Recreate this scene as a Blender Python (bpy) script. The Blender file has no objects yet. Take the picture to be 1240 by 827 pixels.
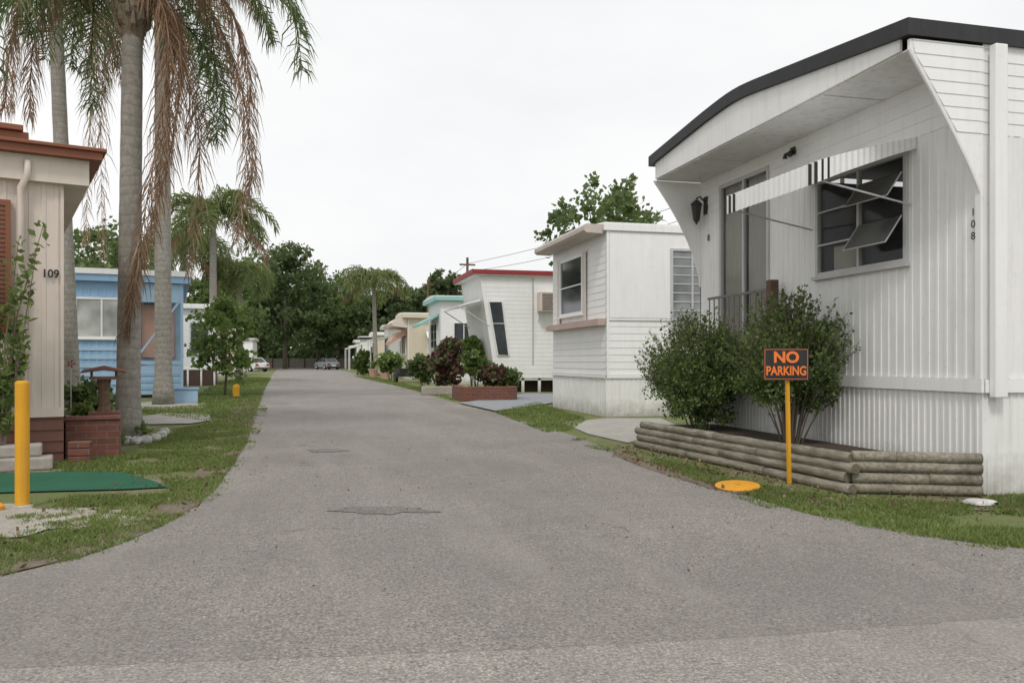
import bpy, math, random
import numpy as np
from mathutils import Vector, Matrix, noise as mnoise
random.seed(7); rng=np.random.default_rng(7)
scene=bpy.context.scene; COL=scene.collection
R=math.radians
F=1000.0; HZ=437.0; H=1.1; A=R(13.93); SA,CA=math.sin(A),math.cos(A)
# ---------- camera measurement helpers ----------
def W(px,py,t):
    xc=(px-620)/F; zc=(HZ-py)/F
    return Vector((t*(SA+xc*CA), t*(CA-xc*SA), H+t*zc))
def G(px,py,z=0.0):
    t=(H-z)/((py-HZ)/F); p=W(px,py,t); p.z=z; return p
# ---------- materials ----------
def newmat(name):
    m=bpy.data.materials.new(name); m.use_nodes=True; nt=m.node_tree
    b=nt.nodes['Principled BSDF']; return m,nt,b
def ND(nt,t,**k):
    n=nt.nodes.new(t)
    for a,v in k.items(): setattr(n,a,v)
    return n
def mapping(nt,scale=(1,1,1),coord='Object'):
    tc=ND(nt,'ShaderNodeTexCoord'); mp=ND(nt,'ShaderNodeMapping'); mp.inputs['Scale'].default_value=scale
    nt.links.new(tc.outputs[coord],mp.inputs['Vector']); return mp.outputs['Vector']
def noise(nt,vec,scale,detail=4,rough=.6):
    n=ND(nt,'ShaderNodeTexNoise'); n.inputs['Scale'].default_value=scale; n.inputs['Detail'].default_value=detail; n.inputs['Roughness'].default_value=rough
    nt.links.new(vec,n.inputs['Vector']); return n.outputs['Fac']
def ramp(nt,fac,stops):
    r=ND(nt,'ShaderNodeValToRGB'); e=r.color_ramp.elements
    while len(e)<len(stops): e.new(.5)
    for i,(p,c) in enumerate(stops):
        e[i].position=p; e[i].color=(c if len(c)==4 else (*c,1)) if hasattr(c,'__len__') else (c,c,c,1)
    nt.links.new(fac,r.inputs['Fac']); return r.outputs['Color']
def mix(nt,fac,a,b,mode='MIX'):
    m=ND(nt,'ShaderNodeMix',data_type='RGBA',blend_type=mode)
    for s,v in ((0,fac),(6,a),(7,b)):
        if isinstance(v,(int,float)): m.inputs[s].default_value=v
        elif isinstance(v,(tuple,list)): m.inputs[s].default_value=(*v,1)
        else: nt.links.new(v,m.inputs[s])
    return m.outputs[2]
def bump(nt,b,h,strength=.3,dist=.01):
    n=ND(nt,'ShaderNodeBump'); n.inputs['Strength'].default_value=strength; n.inputs['Distance'].default_value=dist
    nt.links.new(h,n.inputs['Height']); nt.links.new(n.outputs['Normal'],b.inputs['Normal'])
def paint(name,col,rough=.55,var=.12,streak=.25,grain=.15,metal=0,dirt=(.16,.14,.11),splash=0):
    m,nt,b=newmat(name)
    v1=mapping(nt); f=noise(nt,v1,1.7,5)
    c=mix(nt,ramp(nt,f,[(.3,0),(.7,1)]),tuple(x*(1-var) for x in col),tuple(min(1,x*(1+var*.4)) for x in col))
    if streak>0:
        vs=mapping(nt,(9,9,.7)); fs=noise(nt,vs,1.3,6,.65)
        r=ramp(nt,fs,[(.5,0),(.78,streak)])
        c=mix(nt,r,c,dirt)
        sp=noise(nt,mapping(nt,(1,1,1)),14,3,.7); c=mix(nt,ramp(nt,sp,[(.62,0),(.75,streak*.8)]),c,dirt)
    if splash>0:
        sx=ND(nt,'ShaderNodeSeparateXYZ'); nt.links.new(mapping(nt),sx.inputs[0])
        ad=ND(nt,'ShaderNodeMath',operation='MULTIPLY_ADD'); nt.links.new(noise(nt,mapping(nt),5,5,.7),ad.inputs[0]); ad.inputs[1].default_value=.6; nt.links.new(sx.outputs[2],ad.inputs[2])
        c=mix(nt,ramp(nt,ad.outputs[0],[(.28,splash),(.62,0)]),c,(.17,.14,.09))
    nt.links.new(c,b.inputs['Base Color']); b.inputs['Roughness'].default_value=rough; b.inputs['Metallic'].default_value=metal
    if grain>0: bump(nt,b,noise(nt,mapping(nt),60,3),grain,.004)
    return m
def foliage(name,c1,c2,c3=None,trans=.3):
    m,nt,b=newmat(name)
    g=ND(nt,'ShaderNodeNewGeometry'); r=g.outputs['Random Per Island']
    c=ramp(nt,r,[(0,c1),(.7,c2),(1,c3 or c2)])
    f=noise(nt,mapping(nt),.9,2); c=mix(nt,ramp(nt,f,[(.35,.35),(.65,0)]),c,tuple(x*.55 for x in c1))
    nt.links.new(c,b.inputs['Base Color']); b.inputs['Roughness'].default_value=.55
    tr=ND(nt,'ShaderNodeBsdfTranslucent'); nt.links.new(c,tr.inputs['Color'])
    ms=ND(nt,'ShaderNodeMixShader'); ms.inputs[0].default_value=trans
    nt.links.new(b.outputs[0],ms.inputs[1]); nt.links.new(tr.outputs[0],ms.inputs[2])
    nt.links.new(ms.outputs[0],nt.nodes['Material Output'].inputs['Surface']); return m
def asphalt(name,base,lo,seed=0):
    m,nt,b=newmat(name); v=mapping(nt)
    a=noise(nt,v,70,4,.8)
    c=ramp(nt,a,[(.34,tuple(x*.38 for x in base)),(.5,base),(.66,tuple(min(.8,x*1.85) for x in base))])
    vo=ND(nt,'ShaderNodeTexVoronoi'); vo.inputs['Scale'].default_value=40; nt.links.new(v,vo.inputs['Vector'])
    sp=ramp(nt,vo.outputs['Distance'],[(.14,1),(.26,0)])
    pick=ramp(nt,noise(nt,v,29,1),[(.48,0),(.58,.85)])
    c=mix(nt,mix(nt,1.0,sp,pick,'MULTIPLY'),c,tuple(min(.85,x*2.2) for x in base))
    dk=ramp(nt,noise(nt,v,42,2),[(.60,0),(.68,.65)]); c=mix(nt,dk,c,tuple(x*.28 for x in base))
    big=noise(nt,v,.45,5,.6); c=mix(nt,ramp(nt,big,[(.38,.45),(.58,0)]),c,lo)
    med=noise(nt,mapping(nt,(2.2,.35,1)),.9,4,.6); c=mix(nt,ramp(nt,med,[(.48,0),(.66,.35)]),c,tuple(x*1.3 for x in base))
    mot=noise(nt,v,7,5,.75); c=mix(nt,ramp(nt,mot,[(.36,.33),(.52,0)]),c,lo)
    nv=ND(nt,'ShaderNodeTexVoronoi',feature='DISTANCE_TO_EDGE'); nv.inputs['Scale'].default_value=.5
    wv=ND(nt,'ShaderNodeVectorMath',operation='ADD'); nz=ND(nt,'ShaderNodeTexNoise'); nz.inputs['Scale'].default_value=3; nt.links.new(v,nz.inputs['Vector'])
    nt.links.new(v,wv.inputs[0]); nt.links.new(nz.outputs['Color'],wv.inputs[1]); nt.links.new(wv.outputs[0],nv.inputs['Vector'])
    cr=mix(nt,1.0,ramp(nt,nv.outputs['Distance'],[(.0,1),(.009,0)]),ramp(nt,noise(nt,v,.7,2),[(.5,0),(.62,.6)]),'MULTIPLY')
    c=mix(nt,cr,c,(.05,.048,.045))
    nt.links.new(c,b.inputs['Base Color']); b.inputs['Roughness'].default_value=.9
    bump(nt,b,noise(nt,v,62,4,.8),.85,.013); return m
def ground_mat():
    m,nt,b=newmat('ground_soil'); v=mapping(nt)
    d=ramp(nt,noise(nt,v,30,5,.7),[(.3,(.15,.12,.08)),(.7,(.36,.31,.23))])
    g=ramp(nt,noise(nt,v,45,4,.7),[(.3,(.08,.105,.028)),(.7,(.22,.26,.085))])
    f=ramp(nt,noise(nt,v,.9,6,.65),[(.36,0),(.50,1)])
    c=mix(nt,f,d,g); nt.links.new(c,b.inputs['Base Color']); b.inputs['Roughness'].default_value=1
    bump(nt,b,noise(nt,v,25,5,.8),.8,.03); return m
def soilmat(name,c1,c2,sc=25):
    m,nt,b=newmat(name); v=mapping(nt)
    c=ramp(nt,noise(nt,v,sc,5,.75),[(.32,c1),(.68,c2)]); c=mix(nt,ramp(nt,noise(nt,v,2.2,4,.6),[(.4,.45),(.62,0)]),c,c1)
    nt.links.new(c,b.inputs['Base Color']); b.inputs['Roughness'].default_value=1
    bump(nt,b,noise(nt,v,sc*1.3,5,.8),.5,.012); return m
def brickmat(name,c1,c2,mortar,sc=1.0):
    m,nt,b=newmat(name); tc=ND(nt,'ShaderNodeTexCoord'); sx=ND(nt,'ShaderNodeSeparateXYZ'); nt.links.new(tc.outputs['Object'],sx.inputs[0])
    ad=ND(nt,'ShaderNodeMath',operation='ADD'); nt.links.new(sx.outputs[0],ad.inputs[0]); nt.links.new(sx.outputs[1],ad.inputs[1])
    cb=ND(nt,'ShaderNodeCombineXYZ'); nt.links.new(ad.outputs[0],cb.inputs[0]); nt.links.new(sx.outputs[2],cb.inputs[1])
    br=ND(nt,'ShaderNodeTexBrick'); nt.links.new(cb.outputs[0],br.inputs['Vector'])
    br.inputs['Color1'].default_value=(*c1,1); br.inputs['Color2'].default_value=(*c2,1); br.inputs['Mortar'].default_value=(*mortar,1)
    br.inputs['Scale'].default_value=sc; br.inputs['Brick Width'].default_value=.21; br.inputs['Row Height'].default_value=.075; br.inputs['Mortar Size'].default_value=.006
    c=mix(nt,ramp(nt,noise(nt,mapping(nt),9,5),[(.4,0),(.75,.5)]),br.outputs['Color'],(.06,.045,.04))
    nt.links.new(c,b.inputs['Base Color']); b.inputs['Roughness'].default_value=.9; bump(nt,b,br.outputs['Fac'],-.5,.01); return m
def woodmat(name,c1,c2):
    m,nt,b=newmat(name)
    f=noise(nt,mapping(nt,(18,2.5,18)),2,5,.7)
    c=ramp(nt,f,[(.3,c1),(.7,c2)]); c=mix(nt,ramp(nt,noise(nt,mapping(nt),3,4),[(.45,0),(.7,.5)]),c,tuple(x*.4 for x in c1))
    nt.links.new(c,b.inputs['Base Color']); b.inputs['Roughness'].default_value=.9; bump(nt,b,f,.5,.01); return m
def glassmat(name,tint=(.02,.025,.03),transp=.0,rough=.06):
    m,nt,b=newmat(name)
    f=noise(nt,mapping(nt),1.3,2); nt.links.new(ramp(nt,f,[(.35,tint),(.7,tuple(x*2.2+.01 for x in tint))]),b.inputs['Base Color'])
    b.inputs['Roughness'].default_value=rough; b.inputs['Specular IOR Level'].default_value=.6
    if transp>0:
        tr=ND(nt,'ShaderNodeBsdfTransparent'); ms=ND(nt,'ShaderNodeMixShader'); ms.inputs[0].default_value=transp
        nt.links.new(b.outputs[0],ms.inputs[1]); nt.links.new(tr.outputs[0],ms.inputs[2]); nt.links.new(ms.outputs[0],nt.nodes['Material Output'].inputs['Surface'])
    return m
def trunkmat(name,c1,c2,ring=22,amt=.3):
    m,nt,b=newmat(name)
    wv=ND(nt,'ShaderNodeTexWave',bands_direction='Z'); wv.inputs['Scale'].default_value=ring*.1; wv.inputs['Distortion'].default_value=5; wv.inputs['Detail'].default_value=4
    nt.links.new(mapping(nt),wv.inputs['Vector'])
    c=ramp(nt,noise(nt,mapping(nt,(6,6,3)),3,6,.75),[(.3,c1),(.7,c2)])
    c=mix(nt,ramp(nt,noise(nt,mapping(nt),1.1,4,.6),[(.45,0),(.65,.35)]),c,(.17,.18,.12))
    c=mix(nt,ramp(nt,wv.outputs['Fac'],[(.0,amt),(.2,0)]),c,tuple(x*.6 for x in c1))
    nt.links.new(c,b.inputs['Base Color']); b.inputs['Roughness'].default_value=.95; bump(nt,b,wv.outputs['Fac'],.25,.012); return m
M={}
M['white']=paint('old_white_paint',(.83,.83,.815),var=.07,streak=.19,splash=.55)
M['white2']=paint('worn_white_metal',(.86,.86,.85),var=.05,streak=.12,rough=.45)
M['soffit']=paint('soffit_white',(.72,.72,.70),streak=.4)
M['black']=paint('black_trim',(.018,.018,.02),streak=.1,var=.3)
M['faint']=paint('faded_black_digits',(.06,.06,.06),streak=.1,var=.3)
M['cream']=paint('cream_siding',(.68,.60,.47),streak=.12)
M['beige']=paint('beige_siding',(.70,.62,.54),streak=.15)
M['pinkbeige']=paint('pinkish_siding',(.69,.60,.535),streak=.15)
M['pink']=paint('dusty_pink_trim',(.50,.37,.33),streak=.2)
M['tanvisor']=paint('tan_visor',(.56,.49,.44),streak=.25)
M['rust']=paint('rust_orange_fascia',(.235,.078,.036),streak=.15)
M['red']=paint('red_fascia',(.30,.035,.035),streak=.1)
M['blue']=paint('light_blue_paint',(.29,.47,.69),streak=.12)
M['bluelight']=paint('pale_blue_paint',(.38,.55,.73),streak=.12)
M['aqua']=paint('aqua_awning',(.30,.56,.51),streak=.15)
M['salmon']=paint('salmon_awning',(.60,.36,.28),streak=.12)
M['brown']=paint('brown_wood_paint',(.16,.062,.038),streak=.15)
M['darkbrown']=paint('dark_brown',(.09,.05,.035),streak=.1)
M['yellow']=paint('yellow_post_paint',(.78,.38,.015),streak=.35,var=.2,dirt=(.2,.15,.08))
M['orange']=paint('orange_letter',(.85,.20,.03),streak=0,grain=0,var=.03)
M['disc']=paint('yellow_disc_paint',(.75,.34,.02),streak=.3)
M['concrete']=soilmat('old_concrete',(.30,.29,.265),(.46,.44,.40),12)
M['ramp']=soilmat('grey_drive_paint',(.24,.25,.27),(.36,.37,.39),8)
M['stone']=soilmat('whitewashed_stone',(.45,.44,.42),(.72,.71,.69),10)
M['greyblock']=soilmat('grey_block',(.30,.27,.24),(.48,.44,.39),16)
M['sand']=soilmat('sandy_gravel',(.27,.24,.20),(.52,.49,.43),30)
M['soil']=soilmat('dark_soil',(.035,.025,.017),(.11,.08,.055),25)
M['dirtedge']=soilmat('brown_leaf_dirt',(.11,.085,.06),(.29,.24,.175),30)
M['mat']=soilmat('green_turf_mat',(.008,.075,.038),(.02,.15,.075),70)
M['brick']=brickmat('red_brick',(.23,.08,.052),(.16,.06,.043),(.18,.14,.12))
M['log']=woodmat('weathered_log',(.14,.122,.09),(.37,.34,.27))
M['logend']=soilmat('log_end',(.10,.085,.06),(.25,.21,.16),30)
M['metal']=paint('grey_metal',(.55,.55,.55),rough=.4,metal=.0,streak=.2)
M['bars']=paint('grey_railing_metal',(.15,.14,.13),rough=.5,streak=.3)
M['iron']=paint('dark_iron',(.03,.028,.026),rough=.5,streak=.1)
M['oldwood']=woodmat('old_brown_post',(.10,.06,.035),(.20,.13,.085))
M['glass']=glassmat('dark_glass'); M['glass2']=glassmat('grey_glass',(.05,.052,.05),rough=.12); M['panewhite']=glassmat('curtained_glass',(.27,.28,.27),rough=.15)
M['clear']=glassmat('clear_glass',(.03,.035,.04),transp=.78)
M['jal']=glassmat('jalousie_glass',(.15,.16,.165),rough=.25)
M['curtain']=paint('curtain_cloth',(.66,.64,.54),streak=0,var=.1)
M['trunk']=trunkmat('palm_trunk',(.22,.205,.18),(.42,.395,.355)); M['bark']=trunkmat('tree_bark',(.09,.075,.055),(.20,.17,.13),8)
M['boot']=soilmat('palm_boots',(.15,.12,.085),(.36,.31,.24),20)
M['palm']=foliage('palm_green',(.085,.14,.045),(.15,.215,.075),(.25,.28,.11),.4)
M['palmy']=foliage('palm_yellow_green',(.13,.18,.055),(.22,.27,.09),(.32,.33,.14),.45)
M['dead']=foliage('dead_frond',(.19,.115,.065),(.36,.225,.135),(.50,.36,.24),.3)
M['leaf']=foliage('bush_leaf',(.07,.115,.03),(.16,.23,.06),(.28,.36,.11),.45)
M['leafd']=foliage('dark_tree_leaf',(.080,.12,.05),(.155,.215,.08),(.24,.29,.12),.55)
M['leafm']=foliage('mid_tree_leaf',(.095,.15,.05),(.19,.26,.09),(.29,.35,.14),.55)
M['leafl']=foliage('light_leaf',(.12,.19,.045),(.23,.32,.09),(.34,.41,.14),.55)
M['purple']=foliage('purple_leaf',(.08,.03,.035),(.16,.06,.055),(.22,.12,.07))
M['twig']=paint('twig',(.15,.12,.09),streak=0)
M['grass']=foliage('grass_blade',(.13,.19,.04),(.23,.31,.08),(.40,.39,.18),.45)
M['litter']=foliage('dry_leaf',(.11,.07,.045),(.22,.14,.08),(.34,.25,.15),.1)
M['road']=asphalt('road_asphalt',(.272,.252,.228),(.185,.171,.155)); M['cross']=asphalt('pale_asphalt',(.325,.300,.272),(.235,.217,.198))
M['tar']=asphalt('dark_patch_asphalt',(.205,.193,.176),(.15,.141,.13))
M['ground']=ground_mat()
M['tyre']=paint('tyre_rubber',(.02,.02,.02),streak=0); M['carwhite']=paint('car_white',(.7,.7,.7),rough=.25,streak=0,grain=0); M['cargrey']=paint('car_grey',(.20,.23,.24),rough=.25,streak=0,grain=0)
M['lampred']=paint('lamp_red',(.4,.02,.02),rough=.2,streak=0,grain=0)
# ---------- mesh builder ----------
class MB:
    def __init__(s): s.v=[]; s.f=[]
    def add(s,vs,fs):
        o=len(s.v); s.v+= [tuple(v) for v in vs]; s.f+=[tuple(i+o for i in f) for f in fs]; return s
    def box(s,x0,x1,y0,y1,z0,z1):
        return s.add([(x0,y0,z0),(x1,y0,z0),(x1,y1,z0),(x0,y1,z0),(x0,y0,z1),(x1,y0,z1),(x1,y1,z1),(x0,y1,z1)],[(0,3,2,1),(4,5,6,7),(0,1,5,4),(1,2,6,5),(2,3,7,6),(3,0,4,7)])
    def ob(s,Fr,u0,u1,n0,n1,z0,z1):
        O,U,N=Fr; P=lambda u,n,z:(O[0]+U[0]*u+N[0]*n,O[1]+U[1]*u+N[1]*n,z)
        return s.add([P(u0,n0,z0),P(u1,n0,z0),P(u1,n1,z0),P(u0,n1,z0),P(u0,n0,z1),P(u1,n0,z1),P(u1,n1,z1),P(u0,n1,z1)],[(0,3,2,1),(4,5,6,7),(0,1,5,4),(1,2,6,5),(2,3,7,6),(3,0,4,7)])
    def prism(s,poly,d):
        n=len(poly); d=Vector(d); vs=[Vector(p) for p in poly]+[Vector(p)+d for p in poly]
        return s.add(vs,[tuple(range(n))[::-1],tuple(range(n,2*n))]+[(i,(i+1)%n,(i+1)%n+n,i+n) for i in range(n)])
    def tube(s,pts,rad,n=8,cap=True):
        pts=[Vector(p) for p in pts]
        if not hasattr(rad,'__len__'): rad=[rad]*len(pts)
        o=len(s.v); prev=None
        for i,p in enumerate(pts):
            t=(pts[min(i+1,len(pts)-1)]-pts[max(i-1,0)]).normalized()
            if prev is None: a=t.orthogonal().normalized()
            else: a=(prev-t*prev.dot(t)).normalized()
            prev=a; b=t.cross(a)
            for k in range(n):
                th=2*math.pi*k/n; s.v.append(tuple(p+(a*math.cos(th)+b*math.sin(th))*rad[i]))
        for i in range(len(pts)-1):
            for k in range(n): s.f.append((o+i*n+k,o+i*n+(k+1)%n,o+(i+1)*n+(k+1)%n,o+(i+1)*n+k))
        if cap:
            s.f.append(tuple(o+k for k in range(n))[::-1]); s.f.append(tuple(o+(len(pts)-1)*n+k for k in range(n)))
        return s
    def lathe(s,prof,c=(0,0,0),n=16):
        o=len(s.v)
        for r,z in prof:
            for k in range(n): th=2*math.pi*k/n; s.v.append((c[0]+r*math.cos(th),c[1]+r*math.sin(th),c[2]+z))
        for i in range(len(prof)-1):
            for k in range(n): s.f.append((o+i*n+k,o+i*n+(k+1)%n,o+(i+1)*n+(k+1)%n,o+(i+1)*n+k))
        s.f.append(tuple(o+k for k in range(n))[::-1]); s.f.append(tuple(o+(len(prof)-1)*n+k for k in range(n))); return s
    def rock(s,c,sx,sy,sz,seed=0,n=10,m=6):
        vs=[];fs=[]
        for i in range(m+1):
            ph=math.pi*i/m
            for k in range(n):
                th=2*math.pi*k/n; d=Vector((math.sin(ph)*math.cos(th),math.sin(ph)*math.sin(th),math.cos(ph)))
                q=1+.25*mnoise.noise(d*1.7+Vector((seed*3.1,seed,0)))
                d=Vector([math.copysign(abs(x)**.7,x) for x in d])
                vs.append((c[0]+d.x*sx*q,c[1]+d.y*sy*q,c[2]+d.z*sz*q))
        for i in range(m):
            for k in range(n): fs.append((i*n+k,i*n+(k+1)%n,(i+1)*n+(k+1)%n,(i+1)*n+k))
        return s.add(vs,fs)
    def build(s,name,mat,parent=None,smooth=False,loc=None):
        me=bpy.data.meshes.new(name); me.from_pydata(s.v,[],s.f); me.update()
        me.materials.append(M[mat] if isinstance(mat,str) else mat)
        if smooth:
            for p in me.polygons: p.use_smooth=True
        o=bpy.data.objects.new(name,me); COL.objects.link(o)
        if parent: o.parent=parent
        if loc is not None: o.location=loc
        return o
def root(name,label,cat,loc=(0,0,0),rz=0,group=None):
    o=bpy.data.objects.new(name,None); COL.objects.link(o); o.location=loc; o.rotation_euler=(0,0,rz); o.empty_display_size=.2
    o['label']=label; o['category']=cat
    if group: o['group']=group
    return o
def tag(o,label,cat,group=None,kind=None):
    o['label']=label; o['category']=cat
    if group: o['group']=group
    if kind: o['kind']=kind
    return o
def bevel(o,w=.01,seg=2):
    m=o.modifiers.new('bevel','BEVEL'); m.width=w; m.segments=seg; m.limit_method='ANGLE'; return o
def struct(o,label=None,cat=None):
    o['kind']='structure'
    if label: o['label']=label
    if cat: o['category']=cat
    return o
def text(body,size,mat,parent,pos,N,bold=.0,sx=1.0):
    cu=bpy.data.curves.new('t','FONT'); cu.body=body; cu.size=size; cu.extrude=.0015; cu.offset=bold; cu.align_x='CENTER'; cu.align_y='CENTER'
    t=bpy.data.objects.new('t',cu); COL.objects.link(t); bpy.context.view_layer.update()
    me=bpy.data.meshes.new_from_object(t.evaluated_get(bpy.context.evaluated_depsgraph_get())); bpy.data.objects.remove(t)
    me.materials.clear(); me.materials.append(M[mat]); N=Vector(N).normalized(); Rr=Vector((0,0,1)).cross(N)
    o=bpy.data.objects.new('lettering',me); COL.objects.link(o); o.parent=parent
    o.matrix_local=Matrix(((Rr.x*sx,0,N.x,pos[0]),(Rr.y*sx,0,N.y,pos[1]),(Rr.z*sx,1,N.z,pos[2]),(0,0,0,1))); return o
# ---------- walls ----------
def wall(mb,Fr,L,z0,z1,ops=(),mode='v',pitch=.15,depth=.012,ustart=None):
    O,U,N=Fr; P=lambda u,n,z:(O[0]+U[0]*u+N[0]*n,O[1]+U[1]*u+N[1]*n,z)
    def subtract(a,b,cuts):
        iv=[(a,b)]
        for c0,c1 in cuts:
            nv=[]
            for p,q in iv:
                if c1<=p or c0>=q: nv.append((p,q)); continue
                if c0>p: nv.append((p,c0))
                if c1<q: nv.append((c1,q))
            iv=nv
        return iv
    if mode=='v':
        prof=[(0,0),(.55,0),(.62,depth),(.93,depth)]
        us=[0.0]; k=0
        while k*pitch<L:
            for f,_ in prof: us.append(k*pitch+f*pitch)
            k+=1
        us+= [e for o in ops for e in o[:2]]+[L]; us=sorted(set(round(u,4) for u in us if 0<=u<=L))
        def d(u):
            f=(u/pitch)%1; return float(np.interp(f,[0,.55,.62,.93,1],[0,0,depth,depth,0]))
        for a,b in zip(us,us[1:]):
            if b-a<1e-4: continue
            mid=(a+b)/2
            for p,q in subtract(z0,z1,[(o[2],o[3]) for o in ops if o[0]<=mid<=o[1]]):
                mb.add([P(a,d(a),p),P(b,d(b),p),P(b,d(b),q),P(a,d(a),q)],[(0,1,2,3)])
    else:
        zs=[z0]; z=z0
        while z<z1-1e-4: z=min(z+pitch,z1); zs.append(z)
        zz=sorted(set([round(q,4) for q in zs+[e for o in ops for e in o[2:4] if z0<e<z1]]))
        def dd(z,up):
            f=((z-z0)/pitch); f=f-math.floor(f+ (1e-3 if up else -1e-3)); f=min(max(f,0),1); return depth*(1-f)
        for a,b in zip(zz,zz[1:]):
            mid=(a+b)/2; da,db=dd(a,True),dd(b,False)
            sa,sb=(ustart(a),ustart(b)) if ustart else (0,0)
            for p,q in subtract(min(sa,sb),L,[(o[0],o[1]) for o in ops if o[2]<=mid<=o[3]]):
                pa,pb=(sa,sb) if p==min(sa,sb) else (p,p)
                mb.add([P(pa,da,a),P(q,da,a),P(q,db,b),P(pb,db,b)],[(0,1,2,3)])
                mb.add([P(pa,da,a),P(q,da,a),P(q,0,a),P(pa,0,a)],[(3,2,1,0)])
    return mb
def window(parent,Fr,u0,u1,z0,z1,fm='white2',gm='glass',nv=0,nh=0,fw=.05,n0=.0,out=.045,name='window'):
    m=MB(); m.ob(Fr,u0,u0+fw,n0,n0+out,z0,z1); m.ob(Fr,u1-fw,u1,n0,n0+out,z0,z1); m.ob(Fr,u0+fw,u1-fw,n0,n0+out,z0,z0+fw); m.ob(Fr,u0+fw,u1-fw,n0,n0+out,z1-fw,z1)
    for i in range(nv):
        u=u0+(u1-u0)*(i+1)/(nv+1); m.ob(Fr,u-fw*.4,u+fw*.4,n0,n0+out*.85,z0+fw,z1-fw)
    for i in range(nh):
        z=z0+(z1-z0)*(i+1)/(nh+1); m.ob(Fr,u0+fw,u1-fw,n0,n0+out*.7,z-fw*.22,z+fw*.22)
    f=m.build(name,fm,parent)
    g=MB(); g.ob(Fr,u0+fw*.5,u1-fw*.5,n0+.002,n0+out*.4,z0+fw*.5,z1-fw*.5); g.build('pane',gm,f)
    s=MB(); s.ob(Fr,u0-.03,u1+.03,n0,n0+out+.03,z0-.035,z0-.002); s.build('sill',fm,f)
    return f
# ---------- vegetation ----------
def leafmesh(name,C,size,mat,parent=None,aspect=.4,up=.2,jit=.35,loc=(0,0,0)):
    n=len(C); a=rng.normal(size=(n,3)); a[:,2]+=up
    a/=np.linalg.norm(a,axis=1)[:,None]; b=np.cross(a,rng.normal(size=(n,3))); b/=np.linalg.norm(b,axis=1)[:,None]
    L=size*(1+jit*rng.normal(size=(n,1))); L=np.clip(L,size*.4,size*1.8); nn=np.cross(a,b)
    v=np.stack([C,C+a*L*.45+b*L*aspect+nn*L*.06,C+a*L,C+a*L*.5-b*L*aspect+nn*L*.06],1).reshape(-1,3)
    me=bpy.data.meshes.new(name); me.vertices.add(4*n); me.vertices.foreach_set('co',v.astype(np.float32).ravel())
    me.loops.add(4*n); me.loops.foreach_set('vertex_index',np.arange(4*n,dtype=np.int32))
    me.polygons.add(n); me.polygons.foreach_set('loop_start',np.arange(0,4*n,4,dtype=np.int32)); me.polygons.foreach_set('loop_total',np.full(n,4,dtype=np.int32))
    me.update(calc_edges=True); me.validate(); me.materials.append(M[mat])
    o=bpy.data.objects.new(name,me); COL.objects.link(o); o.location=loc
    if parent: o.parent=parent
    return o
def clumps(c,r,k,per,rc,shell=.55,zmin=None):
    d=rng.normal(size=(k,3)); d/=np.linalg.norm(d,axis=1)[:,None]
    rad=(shell+(1-shell)*rng.random((k,1)))*(.8+.35*rng.random((k,1)))
    cc=np.array(c)+d*rad*np.array(r)
    cr=rc*(.6+.8*rng.random((k,1)))
    p=rng.normal(size=(k,per,3)); p/=np.linalg.norm(p,axis=2)[:,:,None]; p*=(.3+.75*rng.random((k,per,1)))
    pts=cc[:,None,:]+p*cr[:,None,:]*np.array([1,1,.75]); pts=pts.reshape(-1,3)
    if zmin is not None: pts=pts[pts[:,2]>zmin]
    return pts,cc
def tree(name,label,base,h,rxy,rz,mat='leafm',k=60,per=60,rc=.6,size=.2,trunk_r=.2,group=None,cat='tree',zc=None,limbs=7):
    t=root(name,label,cat,base,0,group); zc=zc if zc else h-rz
    tm=MB(); tm.tube([(0,0,-.05),(.05,.02,zc*.4),(0,0,zc)],[trunk_r,trunk_r*.75,trunk_r*.45],8)
    pts,cc=clumps((0,0,zc),(rxy,rxy,rz),k,per,rc)
    for i in range(limbs):
        q=cc[i]; z0=zc*.45+.3*i/limbs*zc*.5; tm.tube([(0,0,z0),(q[0]*.4,q[1]*.4,z0+(q[2]-z0)*.5),tuple(q)],[trunk_r*.45,trunk_r*.28,trunk_r*.08],5)
    tm.build('trunk','bark',t,True); pts=pts[pts[:,2]>.15]; leafmesh('crown',pts,size,mat,t); return t
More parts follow.
